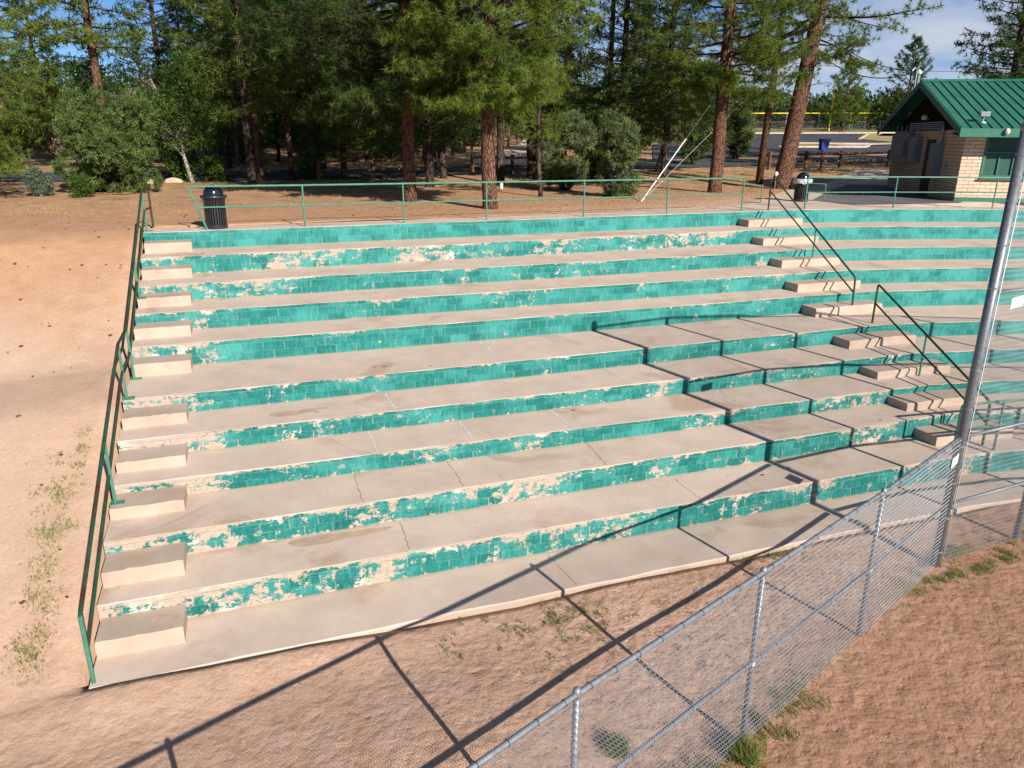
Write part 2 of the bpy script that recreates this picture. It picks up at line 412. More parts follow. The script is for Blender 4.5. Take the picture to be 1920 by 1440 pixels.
MAT = dict(
    dirt=mk_dirt(), concrete=mk_concrete(),
    step=mk_concrete('step_concrete', (0.40, 0.315, 0.25), (0.495, 0.40, 0.325), 0.4),
    paint=mk_paint(), galv=mk_galv(), wire=plain('wire_mesh_steel', (0.24, 0.26, 0.29), 0.4, 0.5, 0.2, var=0.15),
    pole=mk_galv('weathered_pole_steel', (0.175, 0.19, 0.215)),
    pipe=mk_greenpipe(), brick=mk_brick(),
    pine=mk_foliage('pine_needles', (0.016, 0.044, 0.010), (0.200, 0.265, 0.045)),
    pine_shaded=mk_foliage('shaded_pine_needles', (0.010, 0.028, 0.010), (0.095, 0.145, 0.030), 0.30),  # darker needle copy: shade among the crowns put into the colour
    pine_half_shaded=mk_foliage('half_shaded_pine_needles', (0.014, 0.038, 0.010), (0.165, 0.225, 0.040), 0.33),  # in-between needle copy: partial crown shade put into the colour
    oak=mk_foliage('oak_leaves', (0.014, 0.042, 0.008), (0.120, 0.195, 0.035), 0.33),
    juniper=mk_foliage('juniper_sprays', (0.030, 0.062, 0.016), (0.165, 0.215, 0.065), 0.2),
    juniper_grey=mk_foliage('grey_juniper_sprays', (0.030, 0.056, 0.020), (0.185, 0.225, 0.090), 0.2),
    sage=mk_foliage('sage_leaves', (0.05, 0.075, 0.045), (0.17, 0.21, 0.14), 0.2),
    grass=mk_foliage('weed_grass', (0.07, 0.11, 0.025), (0.27, 0.29, 0.10), 0.25),
    straw=mk_foliage('dry_grass', (0.28, 0.22, 0.10), (0.50, 0.40, 0.20), 0.3),
    bark=mk_bark('ponderosa_bark', (0.175, 0.092, 0.060), (0.050, 0.030, 0.023), 19, 4.2),
    bark_dark=mk_bark('dark_bark', (0.085, 0.058, 0.045), (0.022, 0.016, 0.014)),
    bark_pale=mk_bark('pale_bark', (0.34, 0.29, 0.25), (0.10, 0.08, 0.07), 14, 5),
    asphalt=mk_asphalt('asphalt', (0.060, 0.066, 0.078), (0.095, 0.100, 0.112)),
    gravel=mk_asphalt('dark_gravel', (0.11, 0.11, 0.115), (0.19, 0.185, 0.18)),
    liner=plain('black_liner', (0.003, 0.003, 0.004), 0.9, 0.1),
    pipe_dark=mk_darkpipe(),
    black=plain('black_powder_coat', (0.020, 0.021, 0.025), 0.35, 0.5, var=0.2),
    dome=plain('glossy_black_plastic', (0.010, 0.013, 0.022), 0.16, 0.6, var=0.1),
    bag=plain('clear_bin_liner', (0.42, 0.46, 0.52), 0.18, 0.8, var=0.3, scale=20),
    roof=mk_roof(),
    trim=plain('green_painted_trim', (0.030, 0.145, 0.100), 0.55, 0.35, var=0.15),
    shutter=plain('dark_green_shutter', (0.022, 0.080, 0.062), 0.5, 0.35, var=0.15),
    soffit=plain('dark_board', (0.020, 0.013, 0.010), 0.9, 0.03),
    door=plain('dark_door', (0.020, 0.016, 0.014), 0.6, 0.3),
    cabinet=plain('grey_blue_enamel', (0.15, 0.185, 0.23), 0.5, 0.4, var=0.1),
    conduit=plain('grey_conduit', (0.30, 0.31, 0.32), 0.45, 0.5, 0.5),
    white=plain('white_plastic', (0.62, 0.63, 0.64), 0.5, 0.4, var=0.04),
    lightgrey=plain('light_grey_metal', (0.55, 0.57, 0.58), 0.45, 0.5, var=0.1),
    wood=mk_bark('weathered_rail_wood', (0.20, 0.12, 0.075), (0.07, 0.04, 0.03), 16, 2),
    poleW=mk_bark('utility_pole_wood', (0.155, 0.085, 0.052), (0.06, 0.035, 0.025), 18, 1.2),
    yellow=plain('yellow_plastic_cap', (0.80, 0.62, 0.02), 0.45, 0.4, var=0.06),
    hydrant=plain('orange_yellow_enamel', (0.80, 0.36, 0.02), 0.4, 0.5, var=0.08),
    blue=plain('blue_plastic_box', (0.015, 0.035, 0.25), 0.4, 0.5, var=0.1),
    redpost=plain('red_painted_post', (0.22, 0.03, 0.02), 0.6, 0.3),
    maroon=plain('maroon_car_paint', (0.11, 0.008, 0.022), 0.25, 0.6, var=0.05),
    rubber=plain('tyre_rubber', (0.02, 0.02, 0.02), 0.85, 0.2),
    glass=plain('dark_glass', (0.02, 0.025, 0.03), 0.08, 0.8, var=0.05),
    chrome=plain('dull_chrome', (0.45, 0.46, 0.48), 0.25, 0.6, 0.9),
    rock=plain('pale_sandstone', (0.48, 0.36, 0.26), 0.95, 0.1, var=0.25, bump=0.6),
    cone=plain('brown_cone_litter', (0.16, 0.065, 0.035), 0.9, 0.1),
    leaf=plain('red_brown_leaf', (0.35, 0.08, 0.03), 0.8, 0.1),
    sealant=plain('grey_joint_sealant', (0.56, 0.53, 0.52), 0.8, 0.2, var=0.2, scale=14),
    crack=plain('dark_crack', (0.20, 0.15, 0.12), 0.95, 0.1),
    stain=plain('dried_mud', (0.43, 0.315, 0.235), 0.95, 0.1, var=0.18, scale=5),
    cable=plain('black_cable', (0.02, 0.02, 0.02), 0.6, 0.3),
)

# ------------------------------------------------------------------ mesh builder
class MB:
    def __init__(s): s.v = []; s.f = []; s.n = 0; s.uv = []; s.attr = {}
    def add(s, verts, faces):
        verts = [tuple(map(float, p)) for p in verts]
        s.v += verts
        s.f += [tuple(i + s.n for i in f) for f in faces]
        s.n += len(verts)
        return s
    def box(s, c, size, rot=0.0, bev=0.0, tilt=None):
        sx, sy, sz = (q / 2 for q in size)
        b = bev
        if b <= 0:
            P = [(x, y, z) for z in (-sz, sz) for x, y in ((-sx, -sy), (sx, -sy), (sx, sy), (-sx, sy))]
            F = [(3, 2, 1, 0), (4, 5, 6, 7), (0, 1, 5, 4), (1, 2, 6, 5), (2, 3, 7, 6), (3, 0, 4, 7)]
        else:
            rings = []
            for z, i in ((-sz, b), (-sz + b, 0), (sz - b, 0), (sz, b)):
                x, y = sx - i, sy - i
                rings.append([(-x + b * (i == 0), -y, z), (x - b * (i == 0), -y, z), (x, -y + b * (i == 0), z), (x, y - b * (i == 0), z),
                              (x - b * (i == 0), y, z), (-x + b * (i == 0), y, z), (-x, y - b * (i == 0), z), (-x, -y + b * (i == 0), z)])
            P = [p for r in rings for p in r]
            F = [tuple(range(7, -1, -1)), tuple(range(24, 32))]
            for k in range(3):
                for i in range(8):
                    j = (i + 1) % 8
                    F.append((k * 8 + i, k * 8 + j, k * 8 + 8 + j, k * 8 + 8 + i))
        ca, sa = math.cos(rot), math.sin(rot)
        P = [Vector(p) for p in P]
        if tilt is not None: P = [tilt @ p for p in P]
        P = [(c[0] + p.x * ca - p.y * sa, c[1] + p.x * sa + p.y * ca, c[2] + p.z) for p in P]
        return s.add(P, F)
    def tube(s, pts, r, n=8, caps=True):
        pts = [Vector(p) for p in pts]
        if not hasattr(r, '__len__'): r = [r] * len(pts)
        V = []; up = None
        for i, p in enumerate(pts):
            d = (pts[min(i + 1, len(pts) - 1)] - pts[max(i - 1, 0)])
            if d.length < 1e-9: d = Vector((0, 0, 1))
            d.normalize()
            if up is None:
                up = Vector((0, 0, 1)) if abs(d.z) < 0.9 else Vector((1, 0, 0))
            a = up - d * up.dot(d)
            if a.length < 1e-6: a = d.orthogonal()
            a.normalize(); up = a
            b = d.cross(a)
            for k in range(n):
                t = 2 * math.pi * k / n
                V.append(p + (a * math.cos(t) + b * math.sin(t)) * r[i])
        F = []
        for i in range(len(pts) - 1):
            for k in range(n):
                j = (k + 1) % n
                F.append((i * n + k, i * n + j, (i + 1) * n + j, (i + 1) * n + k))
        if caps:
            F.append(tuple(range(n - 1, -1, -1)))
            F.append(tuple(range((len(pts) - 1) * n, len(pts) * n)))
        return s.add(V, F)
    def lathe(s, prof, c, n=24):
        V = []; F = []
        for r_, z in prof:
            for k in range(n):
                t = 2 * math.pi * k / n
                V.append((c[0] + r_ * math.cos(t), c[1] + r_ * math.sin(t), c[2] + z))
        for i in range(len(prof) - 1):
            for k in range(n):
                j = (k + 1) % n
                F.append((i * n + k, i * n + j, (i + 1) * n + j, (i + 1) * n + k))
        F.append(tuple(range(n - 1, -1, -1)))
        F.append(tuple(range((len(prof) - 1) * n, len(prof) * n)))
        return s.add(V, F)
    def prism(s, poly, d0, d1):
        # poly: 3D points; extruded from offset d0 to offset d1 (vectors)
        n = len(poly)
        V = [tuple(Vector(p) + Vector(d0)) for p in poly] + [tuple(Vector(p) + Vector(d1)) for p in poly]
        F = [tuple(range(n - 1, -1, -1)), tuple(range(n, 2 * n))]
        for i in range(n):
            j = (i + 1) % n
            F.append((i, j, n + j, n + i))
        return s.add(V, F)
    def obj(s, name, mat, parent=None, smooth=False, fix=True):
        me = bpy.data.meshes.new(name)
        me.from_pydata(s.v, [], s.f)
        if fix:
            b = bmesh.new(); b.from_mesh(me)
            bmesh.ops.recalc_face_normals(b, faces=b.faces)
            b.to_mesh(me); b.free()
        return finish(name, me, mat, parent, smooth)

def finish(name, me, mat, parent=None, smooth=False):
    if mat is not None: me.materials.append(mat)
    if smooth: me.polygons.foreach_set('use_smooth', [True] * len(me.polygons))
    o = bpy.data.objects.new(name, me)
    COL.objects.link(o)
    if parent is not None: o.parent = parent
    me.update()
    return o

def np_mesh(name, V, F, mat, parent=None, tint=None, smooth=False):
    """V (n,3) float, F (m,k) int, all faces with k corners; tint per face"""
    me = bpy.data.meshes.new(name)
    k = F.shape[1]
    me.vertices.add(len(V)); me.vertices.foreach_set('co', V.astype(np.float32).ravel())
    me.loops.add(F.size); me.loops.foreach_set('vertex_index', F.astype(np.int32).ravel())
    me.polygons.add(len(F)); me.polygons.foreach_set('loop_start', np.arange(0, F.size, k, dtype=np.int32))
    me.update(calc_edges=True)
    if tint is not None:
        a = me.attributes.new('tint', 'FLOAT', 'FACE')
        a.data.foreach_set('value', tint.astype(np.float32))
    return finish(name, me, mat, parent, smooth)

def tag(o, label=None, cat=None, group=None, kind=None):
    if label: o['label'] = label
    if cat: o['category'] = cat
    if group: o['group'] = group
    if kind: o['kind'] = kind
    return o

def thing(name, loc, label, cat, group=None):
    o = bpy.data.objects.new(name, None)
    o.empty_display_size = 0.3
    COL.objects.link(o)
    o.location = loc
    return tag(o, label, cat, group)

def copy_tree(o, parent=None):
    c = o.copy(); COL.objects.link(c)
    if parent is not None: c.parent = parent
    for ch in [x for x in COL.objects if x.parent == o]:
        copy_tree(ch, c)
    return c

# ------------------------------------------------------------------ terrain
PY = [-100, 7.7, 8.6, 9.7, 14.0, 15.9, 20.8, 21.7, 400]
PZ = [-.10, -.10, -.075, .30, 1.75, 1.95, 3.86, 3.98, 3.98]
def gz(x, y):
    return float(np.interp(y, PY, PZ) + .047 * np.clip(.34 * x + .94 * y - 40, 0, 90))

def build_ground():
    xs = np.unique(np.concatenate([np.linspace(-400, -40, 12), np.arange(-40, -12, 2.0), np.arange(-12, -2.4, 0.3), [-2.36, -2.27, -2.0],
                                   np.arange(-1.5, 34, 0.6), np.arange(34, 110, 3.0), np.linspace(110, 450, 10)]))
    ys = np.unique(np.concatenate([np.linspace(-60, -3, 6), np.arange(-3, 26, 0.3), [8.6, 8.66], [7.7, 8.0, 8.3, 8.5], np.arange(26, 60, 0.8), np.arange(60, 120, 3.0), np.linspace(120, 460, 14)]))
    V = []
    nr = np.random.default_rng(3)
    ph = nr.uniform(0, 6, (6, 2)); fr = nr.uniform(.25, 1.6, (6, 2))
    for y in ys:
        for x in xs:
            z = gz(x, y)
            if x > -2.3 and 8.64 < y < 21.9 and x < 40: z = min(z, np.interp(y, PY, PZ)) - 0.9
            elif y < 34:
                env = math.exp(-((y - 8.5) / .38) ** 2) * max(0, min(1, (x + 4.2) / 2)); z += env * (.022 * (math.sin(x * 2.3) * math.sin(x * .7 + 2)) + .082 * max(0, min(1, (4.2 - x) / 4)))
                w = sum(math.sin(x * fr[i, 0] + ph[i, 0]) * math.sin(y * fr[i, 1] + ph[i, 1]) for i in range(6))
                z += 0.018 * w * (1 if y < 21 else 0.35)
                if x < -3.5 and 8 < y < 22: z -= 0.035 * min(1, (-3.5 - x) * .4) * 6 * math.exp(-((x + 6.5) / 3) ** 2) * .5
            V.append((x, y, z))
    nx = len(xs); F = []
    for j in range(len(ys) - 1):
        for i in range(nx - 1):
            a = j * nx + i
            F.append((a, a + 1, a + nx + 1, a + nx))
    o = np_mesh('ground', np.array(V), np.array(F), MAT['dirt'], smooth=True)
    tag(o, kind='structure')
build_ground()

def sheet(name, poly, lift, mat, kind='structure', step=2.0):
    """polygon draped over the terrain"""
    b = bmesh.new()
    vs_ = [b.verts.new((x, y, 0)) for x, y in poly]
    b.faces.new(vs_)
    xs = [p[0] for p in poly]; ys = [p[1] for p in poly]
    for ax, lo, hi in ((0, min(xs), max(xs)), (1, min(ys), max(ys))):
        t = lo + step
        while t < hi:
            co = Vector((t, 0, 0)) if ax == 0 else Vector((0, t, 0)); no = Vector((1, 0, 0)) if ax == 0 else Vector((0, 1, 0))
            bmesh.ops.bisect_plane(b, geom=b.verts[:] + b.edges[:] + b.faces[:], plane_co=co, plane_no=no)
            t += step
    for v in b.verts: v.co.z = gz(v.co.x, v.co.y) + lift
    bmesh.ops.recalc_face_normals(b, faces=b.faces)
    if sum(f.normal.z for f in b.faces) < 0: bmesh.ops.reverse_faces(b, faces=b.faces)
    me = bpy.data.meshes.new(name); b.to_mesh(me); b.free()
    o = finish(name, me, mat)
    if kind: tag(o, kind=kind)
    return o

def ribbon(center, w):
    L = []; Rr = []
    for i, (x, y) in enumerate(center):
        x0, y0 = center[max(0, i - 1)]; x1, y1 = center[min(len(center) - 1, i + 1)]
        d = math.hypot(x1 - x0, y1 - y0); nx_, ny_ = -(y1 - y0) / d, (x1 - x0) / d
        L.append((x + nx_ * w / 2, y + ny_ * w / 2)); Rr.append((x - nx_ * w / 2, y - ny_ * w / 2))
    return Rr + L[::-1]

sheet('road', ribbon([(-60, 52), (-30, 50.5), (-12, 48.2), (0, 45.8), (8, 45.0), (16, 46.2), (26, 46.2), (38, 45.8), (60, 46.5), (110, 50)], 5.4), 0.05, MAT['asphalt'])
sheet('driveway', ribbon([(16.5, 48.6), (20.5, 56.0), (24.5, 62.5), (32, 78)], 4.6), 0.06, MAT['concrete'])
sheet('parking_lot', [(29, 50.2), (44, 50.4), (75, 51.5), (92, 60), (90, 80), (58, 84.5), (38, 66)], 0.05, MAT['asphalt'])
sheet('grass_island', [(47.5, 59.5), (53, 64), (60, 61.2), (55.5, 57.4)], 0.09, mk_asphalt('dry_island_grass', (0.22, 0.22, 0.08), (0.34, 0.30, 0.13)))
sheet('sidewalk', [(54, 60.2), (61, 62), (82, 63), (82, 60.6), (62, 60.0), (55, 58.6)], 0.13, MAT['concrete'])
sheet('grass_verge', [(65, 63.5), (84, 64), (80, 82), (66, 69)], 0.10, mk_asphalt('dry_verge_grass', (0.28, 0.24, 0.10), (0.42, 0.34, 0.17)))

# ------------------------------------------------------------------ grandstand
Z = [0.0, 0.438, 0.841, 1.150, 1.488, 1.854, 2.316, 2.730, 3.128, 3.556, 4.0]
RD = {1: (9.719, -.0043, 13.20), 2: (10.695, .0031, 13.65), 3: (11.904, -.0159, 14.17), 4: (12.951, -.0049, 14.63), 5: (14.057, .0077, 15.13),
      6: (15.934, -.002, 15.96), 7: (17.106, -.0111, 16.47), 8: (18.257, .0067, 16.98), 9: (19.525, .0314, 17.50), 10: (20.788, .0306, 18.02)}
XL = -2.26; XR = 34.0
def rowY(k, X):
    D, g, xb = RD[k]
    if X < xb: return D + g * (X + 1.2)
    u = X - xb
    return D + g * (xb + 1.2) - .1446 * u - .0154 * u * u
def frontY(X):
    if X < 12.0: return 8.63
    u = X - 12.0
    return 8.63 - .06 * u - .0154 * u * u * 0.9

stand = thing('concrete_bleachers', (6, 9, 0), 'long curved concrete bleachers with ten peeling turquoise block risers and bare treads', 'bleachers')
def under(o):            # keep world coordinates while parenting to an Empty that only translates
    p = o.parent
    if p is not None: o.matrix_parent_inverse = Matrix.Translation(p.location).inverted()
    return o

xs = list(np.arange(XL, 12, 0.6)) + list(np.arange(12, XR, 0.35)) + [XR]
xs = sorted(set(round(float(x), 3) for x in xs))
peel_base = {10: .20, 9: .58, 8: .47, 7: .40, 6: .36, 5: .42, 4: .50, 3: .53, 2: .58, 1: .57}
fresh_base = {10: .8, 9: .7, 8: .6, 7: .55, 6: .5, 5: .4, 4: .38, 3: .36, 2: .3, 1: .3}
for k in range(1, 11):
    mb = MB(); uvs = []; pe = []; fe = []
    z0, z1 = Z[k - 1] - 0.01, Z[k] - 0.014
    cap = 1.2
    rows = [(z0, 0.0), (Z[k - 1] + (z1 - Z[k - 1]) * .5, .6), (z1, 1.2)]
    s = 0; px_, py_ = xs[0], rowY(k, xs[0]); verts = []; uvl = []; al = []; fl = []
    for x in xs:
        y = rowY(k, x); s += math.hypot(x - px_, y - py_); px_, py_ = x, y
        p = peel_base[k]
        if x < 2.0: p += 0.16 * (2.0 - x) / 4.2 * (1.0 if k < 9 else 0.15)
        if x < -1.0 and k < 7: p += .16
        if x > 14.5: p -= 0.34 * min(1, (x - 14.5) / 1.5)
        if k == 9 and 1 < x < 14: p += .05
        if k == 10 and x > 15 and x < 22: p += .22
        if k in (1, 2) and x > 14.5: p += .20
        for z, v in rows:
            verts.append((x, y, z)); uvl.append((s + {1: 61.3, 2: 27.4, 3: 90.2}.get(k, 13.7 * k), v)); al.append(p); fl.append(fresh_base[k] + (0.35 if x > 15.5 else 0))
    F = []
    for i in range(len(xs) - 1):
        for j in range(2):
            a = i * 3 + j
            F.append((a, a + 3, a + 4, a + 1))
    me = bpy.data.meshes.new('riser'); me.from_pydata(verts, [], F)
    uvm = me.uv_layers.new(name='UVMap')
    for lp in me.loops: uvm.data[lp.index].uv = (uvl[lp.vertex_index][0], uvl[lp.vertex_index][1] )
    for nm, arr in (('peel', al), ('fresh', fl)):
        a = me.attributes.new(nm, 'FLOAT', 'POINT'); a.data.foreach_set('value', arr)
    under(finish('riser', me, MAT['paint'], stand))

jr = random.Random(4)
for k in range(0, 11):
    verts = []; F = []
    for x in xs:
        e = jr.uniform(-.004, .006)
        if k == 0:
            yf = frontY(x) + jr.uniform(-.016, .016) + .006 * math.sin(1.3 * x); yb = rowY(1, x) + .03
            prof = [(yf + .012, -.20), (yf, -.02), (yf + .015, 0), (yb - .22, 0), (yb, 0)]
        else:
            yf = rowY(k, x) - .004
            yb = rowY(k + 1, x) + .03 if k < 10 else yf + 0.95
            prof = [(yf - .001, Z[k] - .010 + e * .8), (yf + .010, Z[k] - .001), (yf + .06, Z[k]), (yb - .22, Z[k]), (yb, Z[k])]
        for y, z in prof: verts.append((x, y, z))
        npf = len(prof)
    for i in range(len(xs) - 1):
        for j in range(npf - 1):
            a = i * npf + j
            F.append((a, a + npf, a + npf + 1, a + 1))
    me = bpy.data.meshes.new('tread'); me.from_pydata(verts, [], F)
    ga = me.attributes.new('grime_and_front_shade', 'FLOAT', 'POINT'); ga.data.foreach_set('value', [1.0 if i % npf == npf - 1 else (0.75 if (k == 0 and i % npf < 2) else 0.0) for i in range(len(verts))])  # back edge is dirt; kerb front is darkened in colour against its sunlit brightness
    o = under(finish('tread', me, MAT['concrete'], stand))
# stepped end wall, facing left
mb = MB(); poly = [(XL, frontY(XL), -0.3), (XL, frontY(XL), 0)]
for k in range(1, 11):
    poly += [(XL, rowY(k, XL), Z[k - 1]), (XL, rowY(k, XL), Z[k])]
poly += [(XL, rowY(10, XL) + .95, 4.0), (XL, rowY(10, XL) + .95, 3.5)]
low = [(XL, p[1], p[2] - 1.1) for p in poly[1:-1]]
V = poly[1:-1] + low; n = len(poly) - 2
mb.add(V, [(i, i + 1, n + i + 1, n + i) for i in range(n - 1)])
under(mb.obj('end_wall', MAT['step'], stand))

# half-height step blocks
def step_block(pts_back, depth, zb, zt, mat):
    """pts_back: polyline along the riser foot, left to right"""
    mb = MB(); n = len(pts_back); top = []; bot = []
    fr = []
    for i, (x, y) in enumerate(pts_back):
        x0, y0 = pts_back[max(0, i - 1)]; x1, y1 = pts_back[min(n - 1, i + 1)]
        d = math.hypot(x1 - x0, y1 - y0)
        fr.append((x + (y1 - y0) / d * depth, y - (x1 - x0) / d * depth))
    b = .030
    V = []; F = []
    rings = []
    rj = random.Random(int(abs(pts_back[0][0] * 31) + zb * 97)); zt += rj.uniform(-.012, .012)
    for i in range(n):
        bx, by = pts_back[i]; fx, fy = fr[i]
        ux, uy = (bx - fx) / depth, (by - fy) / depth
        ex = 0.0
        bb = b * rj.uniform(.5, 1.25) + (.03 if rj.random() < .08 else 0); rings.append([(bx, by, zb), (fx, fy, zb), (fx, fy, zt - bb), (fx + ux * bb, fy + uy * bb, zt), (bx, by, zt)])
    for r_ in rings: V += r_
    for i in range(n - 1):
        for j in range(1, 4):
            a = i * 5 + j
            F.append((a, a + 5, a + 6, a + 1))
    F.append((0, 1, 2, 3, 4)); a = (n - 1) * 5; F.append((a + 4, a + 3, a + 2, a + 1, a))
    mb.add(V, F)
    return under(mb.obj('step', mat, stand))
for k in range(1, 11):
    xr = -1.21 if k < 6 else -1.17
    pts = [(XL + .02 + (xr - XL - .02) * i / 12, 0) for i in range(13)]
    pts = [(x, rowY(k, x) - .002) for x, _ in pts]
    zt = (Z[k] + Z[k - 1]) / 2 + .01
    step_block(pts, .55, Z[k - 1] - .01, zt, MAT['step'])
aisle = {10: (15.69, 17.92), 9: (15.36, 17.62), 8: (14.79, 16.93), 7: (14.24, 16.39), 6: (14.03, 16.3), 5: (13.59, 15.7), 4: (13.26, 15.4), 3: (12.94, 15.1), 2: (12.79, 14.8)}
_old = {10: (15.55, 17.85), 9: (15.10, 17.65), 8: (14.92, 17.35), 7: (14.45, 16.75), 6: (14.2, 16.45), 5: (13.45, 15.75), 4: (13.15, 15.45), 3: (12.95, 15.2), 2: (12.6, 14.8)}
for k, (xa, xb_) in aisle.items():
    n = 16
    pts = [(xa + (xb_ - xa) * i / (n - 1), 0) for i in range(n)]
    pts = [(x, rowY(k, x) - .002) for x, _ in pts]
    step_block(pts, .55, Z[k - 1] - .01, (Z[k] + Z[k - 1]) / 2 + .01, MAT['step'])

# sealed joints and cracks lying in the treads
cr_list = [(8, (5.12, 19.3), (5.14, 18.34), 1), (7, (4.55, 18.1), (4.61, 17.2), 1), (5, (4.92, 15.85), (4.93, 14.1), 1), (4, (7.3, 13.99), (7.33, 13.0), 1),
           (4, (2.38, 13.95), (2.39, 13.0), 1), (3, (3.58, 12.88), (3.59, 11.95), 1), (3, (5.49, 12.9), (5.49, 11.92), 1), (3, (1.85, 12.9), (1.86, 11.97), 1),
           (2, (5.77, 11.8), (5.67, 10.73), 0), (2, (1.42, 11.8), (1.40, 10.73), 0), (2, (3.06, 11.8), (3.05, 10.74), 0), (1, (6.98, 10.6), (6.99, 9.75), 0),
           (3, (9.18, 12.87), (9.23, 11.95), 1), (2, (9.19, 11.71), (9.19, 10.75), 1), (1, (1.95, 10.62), (1.92, 9.78), 0),
           (9, (7.2, 20.6), (7.25, 19.8), 1), (6, (10.9, 16.9), (10.92, 15.95), 1), (7, (9.6, 18.2), (9.62, 17.1), 1), (5, (11.8, 15.8), (11.75, 14.3), 0),
           (4, (10.2, 14.1), (10.2, 13.0), 0), (0, (4.1, 9.6), (4.2, 8.7), 0), (8, (20.3, 18.6), (20.5, 17.75), 0), (7, (20.6, 17.1), (20.9, 16.0), 0),
           (9, (19.6, 20.6), (19.9, 19.9), 0), (6, (19.2, 16.2), (19.6, 15.4), 0)]
for k, a, b, seal in cr_list:
    rr = random.Random(int(a[0] * 100)); V = []; F = []; n = 14
    w = .024 if seal else .0045
    if seal:
        for pas in range(2): pass
    y_end = rowY(k, b[0]) + .02 if k > 0 else frontY(b[0]) + .02
    for i in range(n + 1):
        t = i / n; x = a[0] + (b[0] - a[0]) * t + rr.uniform(-1, 1) * (.018 if seal else .018); y = a[1] + (max(b[1], y_end) - a[1]) * t
        ww = w * rr.uniform(.35, 1.3)
        V += [(x - ww, y, Z[k] + .003), (x + ww, y, Z[k] + .003)]
    F = [(2 * i, 2 * i + 1, 2 * i + 3, 2 * i + 2) for i in range(n)]
    mb = MB(); mb.add(V, F); under(mb.obj('sealed_joint' if seal else 'crack', MAT['sealant' if seal else 'crack'], stand))
done_ = []
for cx_, cy_, lv, rx, ry in ((.55, 13.42, 4, .42, .13), (.95, 13.5, 4, .26, .05), (.75, 10.5, 1, .55, .14), (1.3, 10.5, 1, .45, .10), (-1.45, 9.45, None, .17, .12)):
    V = [(cx_, cy_, 0)]; rr = random.Random(int(cx_ * 77)); n = 30
    zz = (Z[lv] + .0035 if lv is not None else (Z[1] / 2 + .01 + .0035)) + .0006 * len(done_); done_.append(1)
    V = [(cx_, cy_, zz)]
    for i in range(n):
        t = 2 * math.pi * i / n; q = 1 + .13 * math.sin(3 * t + 1) + rr.uniform(-.07, .07)
        V.append((cx_ + rx * q * math.cos(t), cy_ + ry * q * math.sin(t), zz))
    mb = MB(); mb.add(V, [(0, 1 + i, 1 + (i + 1) % n) for i in range(n)]); under(mb.obj('mud_stain', MAT['stain'], stand))

# path behind the top row and gravel pad by the building
sheet('path', [(-2.26, 21.5), (0.43, 21.62), (3.6, 21.76), (8.65, 22.06), (13.68, 22.89), (15.96, 23.1), (17.64, 23.54), (20.78, 26.37), (24.46, 29.75), (30.3, 33.5), (34, 36.5),
               (37, 39.0), (39.5, 38.2), (36, 34.8), (33, 32), (26.9, 24), (34, 19.5), (34, 10), (28, 17.2), (24, 20.4), (20, 21.6), (16, 21.9), (10, 21.7), (4, 21.5)], 0.026, MAT['concrete'])
sheet('gravel_pad', [(21.4, 24.5), (26.9, 29.5), (30.4, 32.3), (32.5, 31.5), (27.1, 22.5), (26.3, 21.95), (23.8, 22.15), (21.4, 22.35)], 0.034, MAT['gravel'])

# ------------------------------------------------------------------ handrails
def pipe_obj(name, pts, r, parent, mat=None, n=10):
    # round the corners of the polyline a little
    P = [Vector(p) for p in pts]; out = [P[0]]
    for i in range(1, len(P) - 1):
        a = (P[i - 1] - P[i]); b = (P[i + 1] - P[i]); q = min(.07, a.length / 3, b.length / 3)
        a.normalize(); b.normalize()
        for t in (0, .5, 1):
            out.append(P[i] + a * q * (1 - t) ** 2 + b * q * t ** 2)
    out.append(P[-1])
    mb = MB(); mb.tube(out, r, n)
    return under(mb.obj(name, mat or MAT['pipe'], parent, smooth=False))

def smooth_by_angle(o):
    o.data.polygons.foreach_set('use_smooth', [True] * len(o.data.polygons))

def base_plate(x, y, z, parent):
    mb = MB(); mb.box((x, y, z + .008), (.20, .13, .016), 0, 0)
    under(mb.obj('base_plate', MAT['pipe'], parent))

lr = thing('handrail', (-2.2, 12, 0), 'long rusty green pipe handrail down the left end of the bleachers', 'handrail')
rx_ = -2.19
zl = lambda k: (Z[k] + Z[k - 1]) / 2 + .01
P0 = (-2.22, 8.72, -.05); posts = []
pipe_obj('post', [(-2.22, 8.72, -.05), (-2.22, 8.72, .95)], .027, lr)
top = [(-2.22, 8.735, .95), (rx_, 14.09, 2.86), (rx_, 15.27, 2.86), (rx_ , 21.05, 5.0), (-2.12, 21.85, 5.0), (-2.12, 21.85, 4.0)]
pipe_obj('top_rail', top, .026, lr, MAT['pipe_dark'])
pipe_obj('middle_rail', [(-2.22, 8.74, .46), (rx_, 14.09, 2.38), (rx_, 15.27, 2.38), (rx_, 21.05, 4.52), (-2.12, 21.85, 4.52)], .022, lr, MAT['pipe_dark'])
for (x, y, z, t) in ((rx_, 11.59, zl(3), 1.97), (rx_, 14.09, 1.854, 2.86), (rx_, 15.27, 1.854, 2.86), (rx_, 17.75, zl(8), 3.78), (rx_, 21.05, 4.0, 5.0)):
    pipe_obj('post', [(x, y, z), (x, y, t)], .024, lr)
    base_plate(x + .03, y, z, lr)

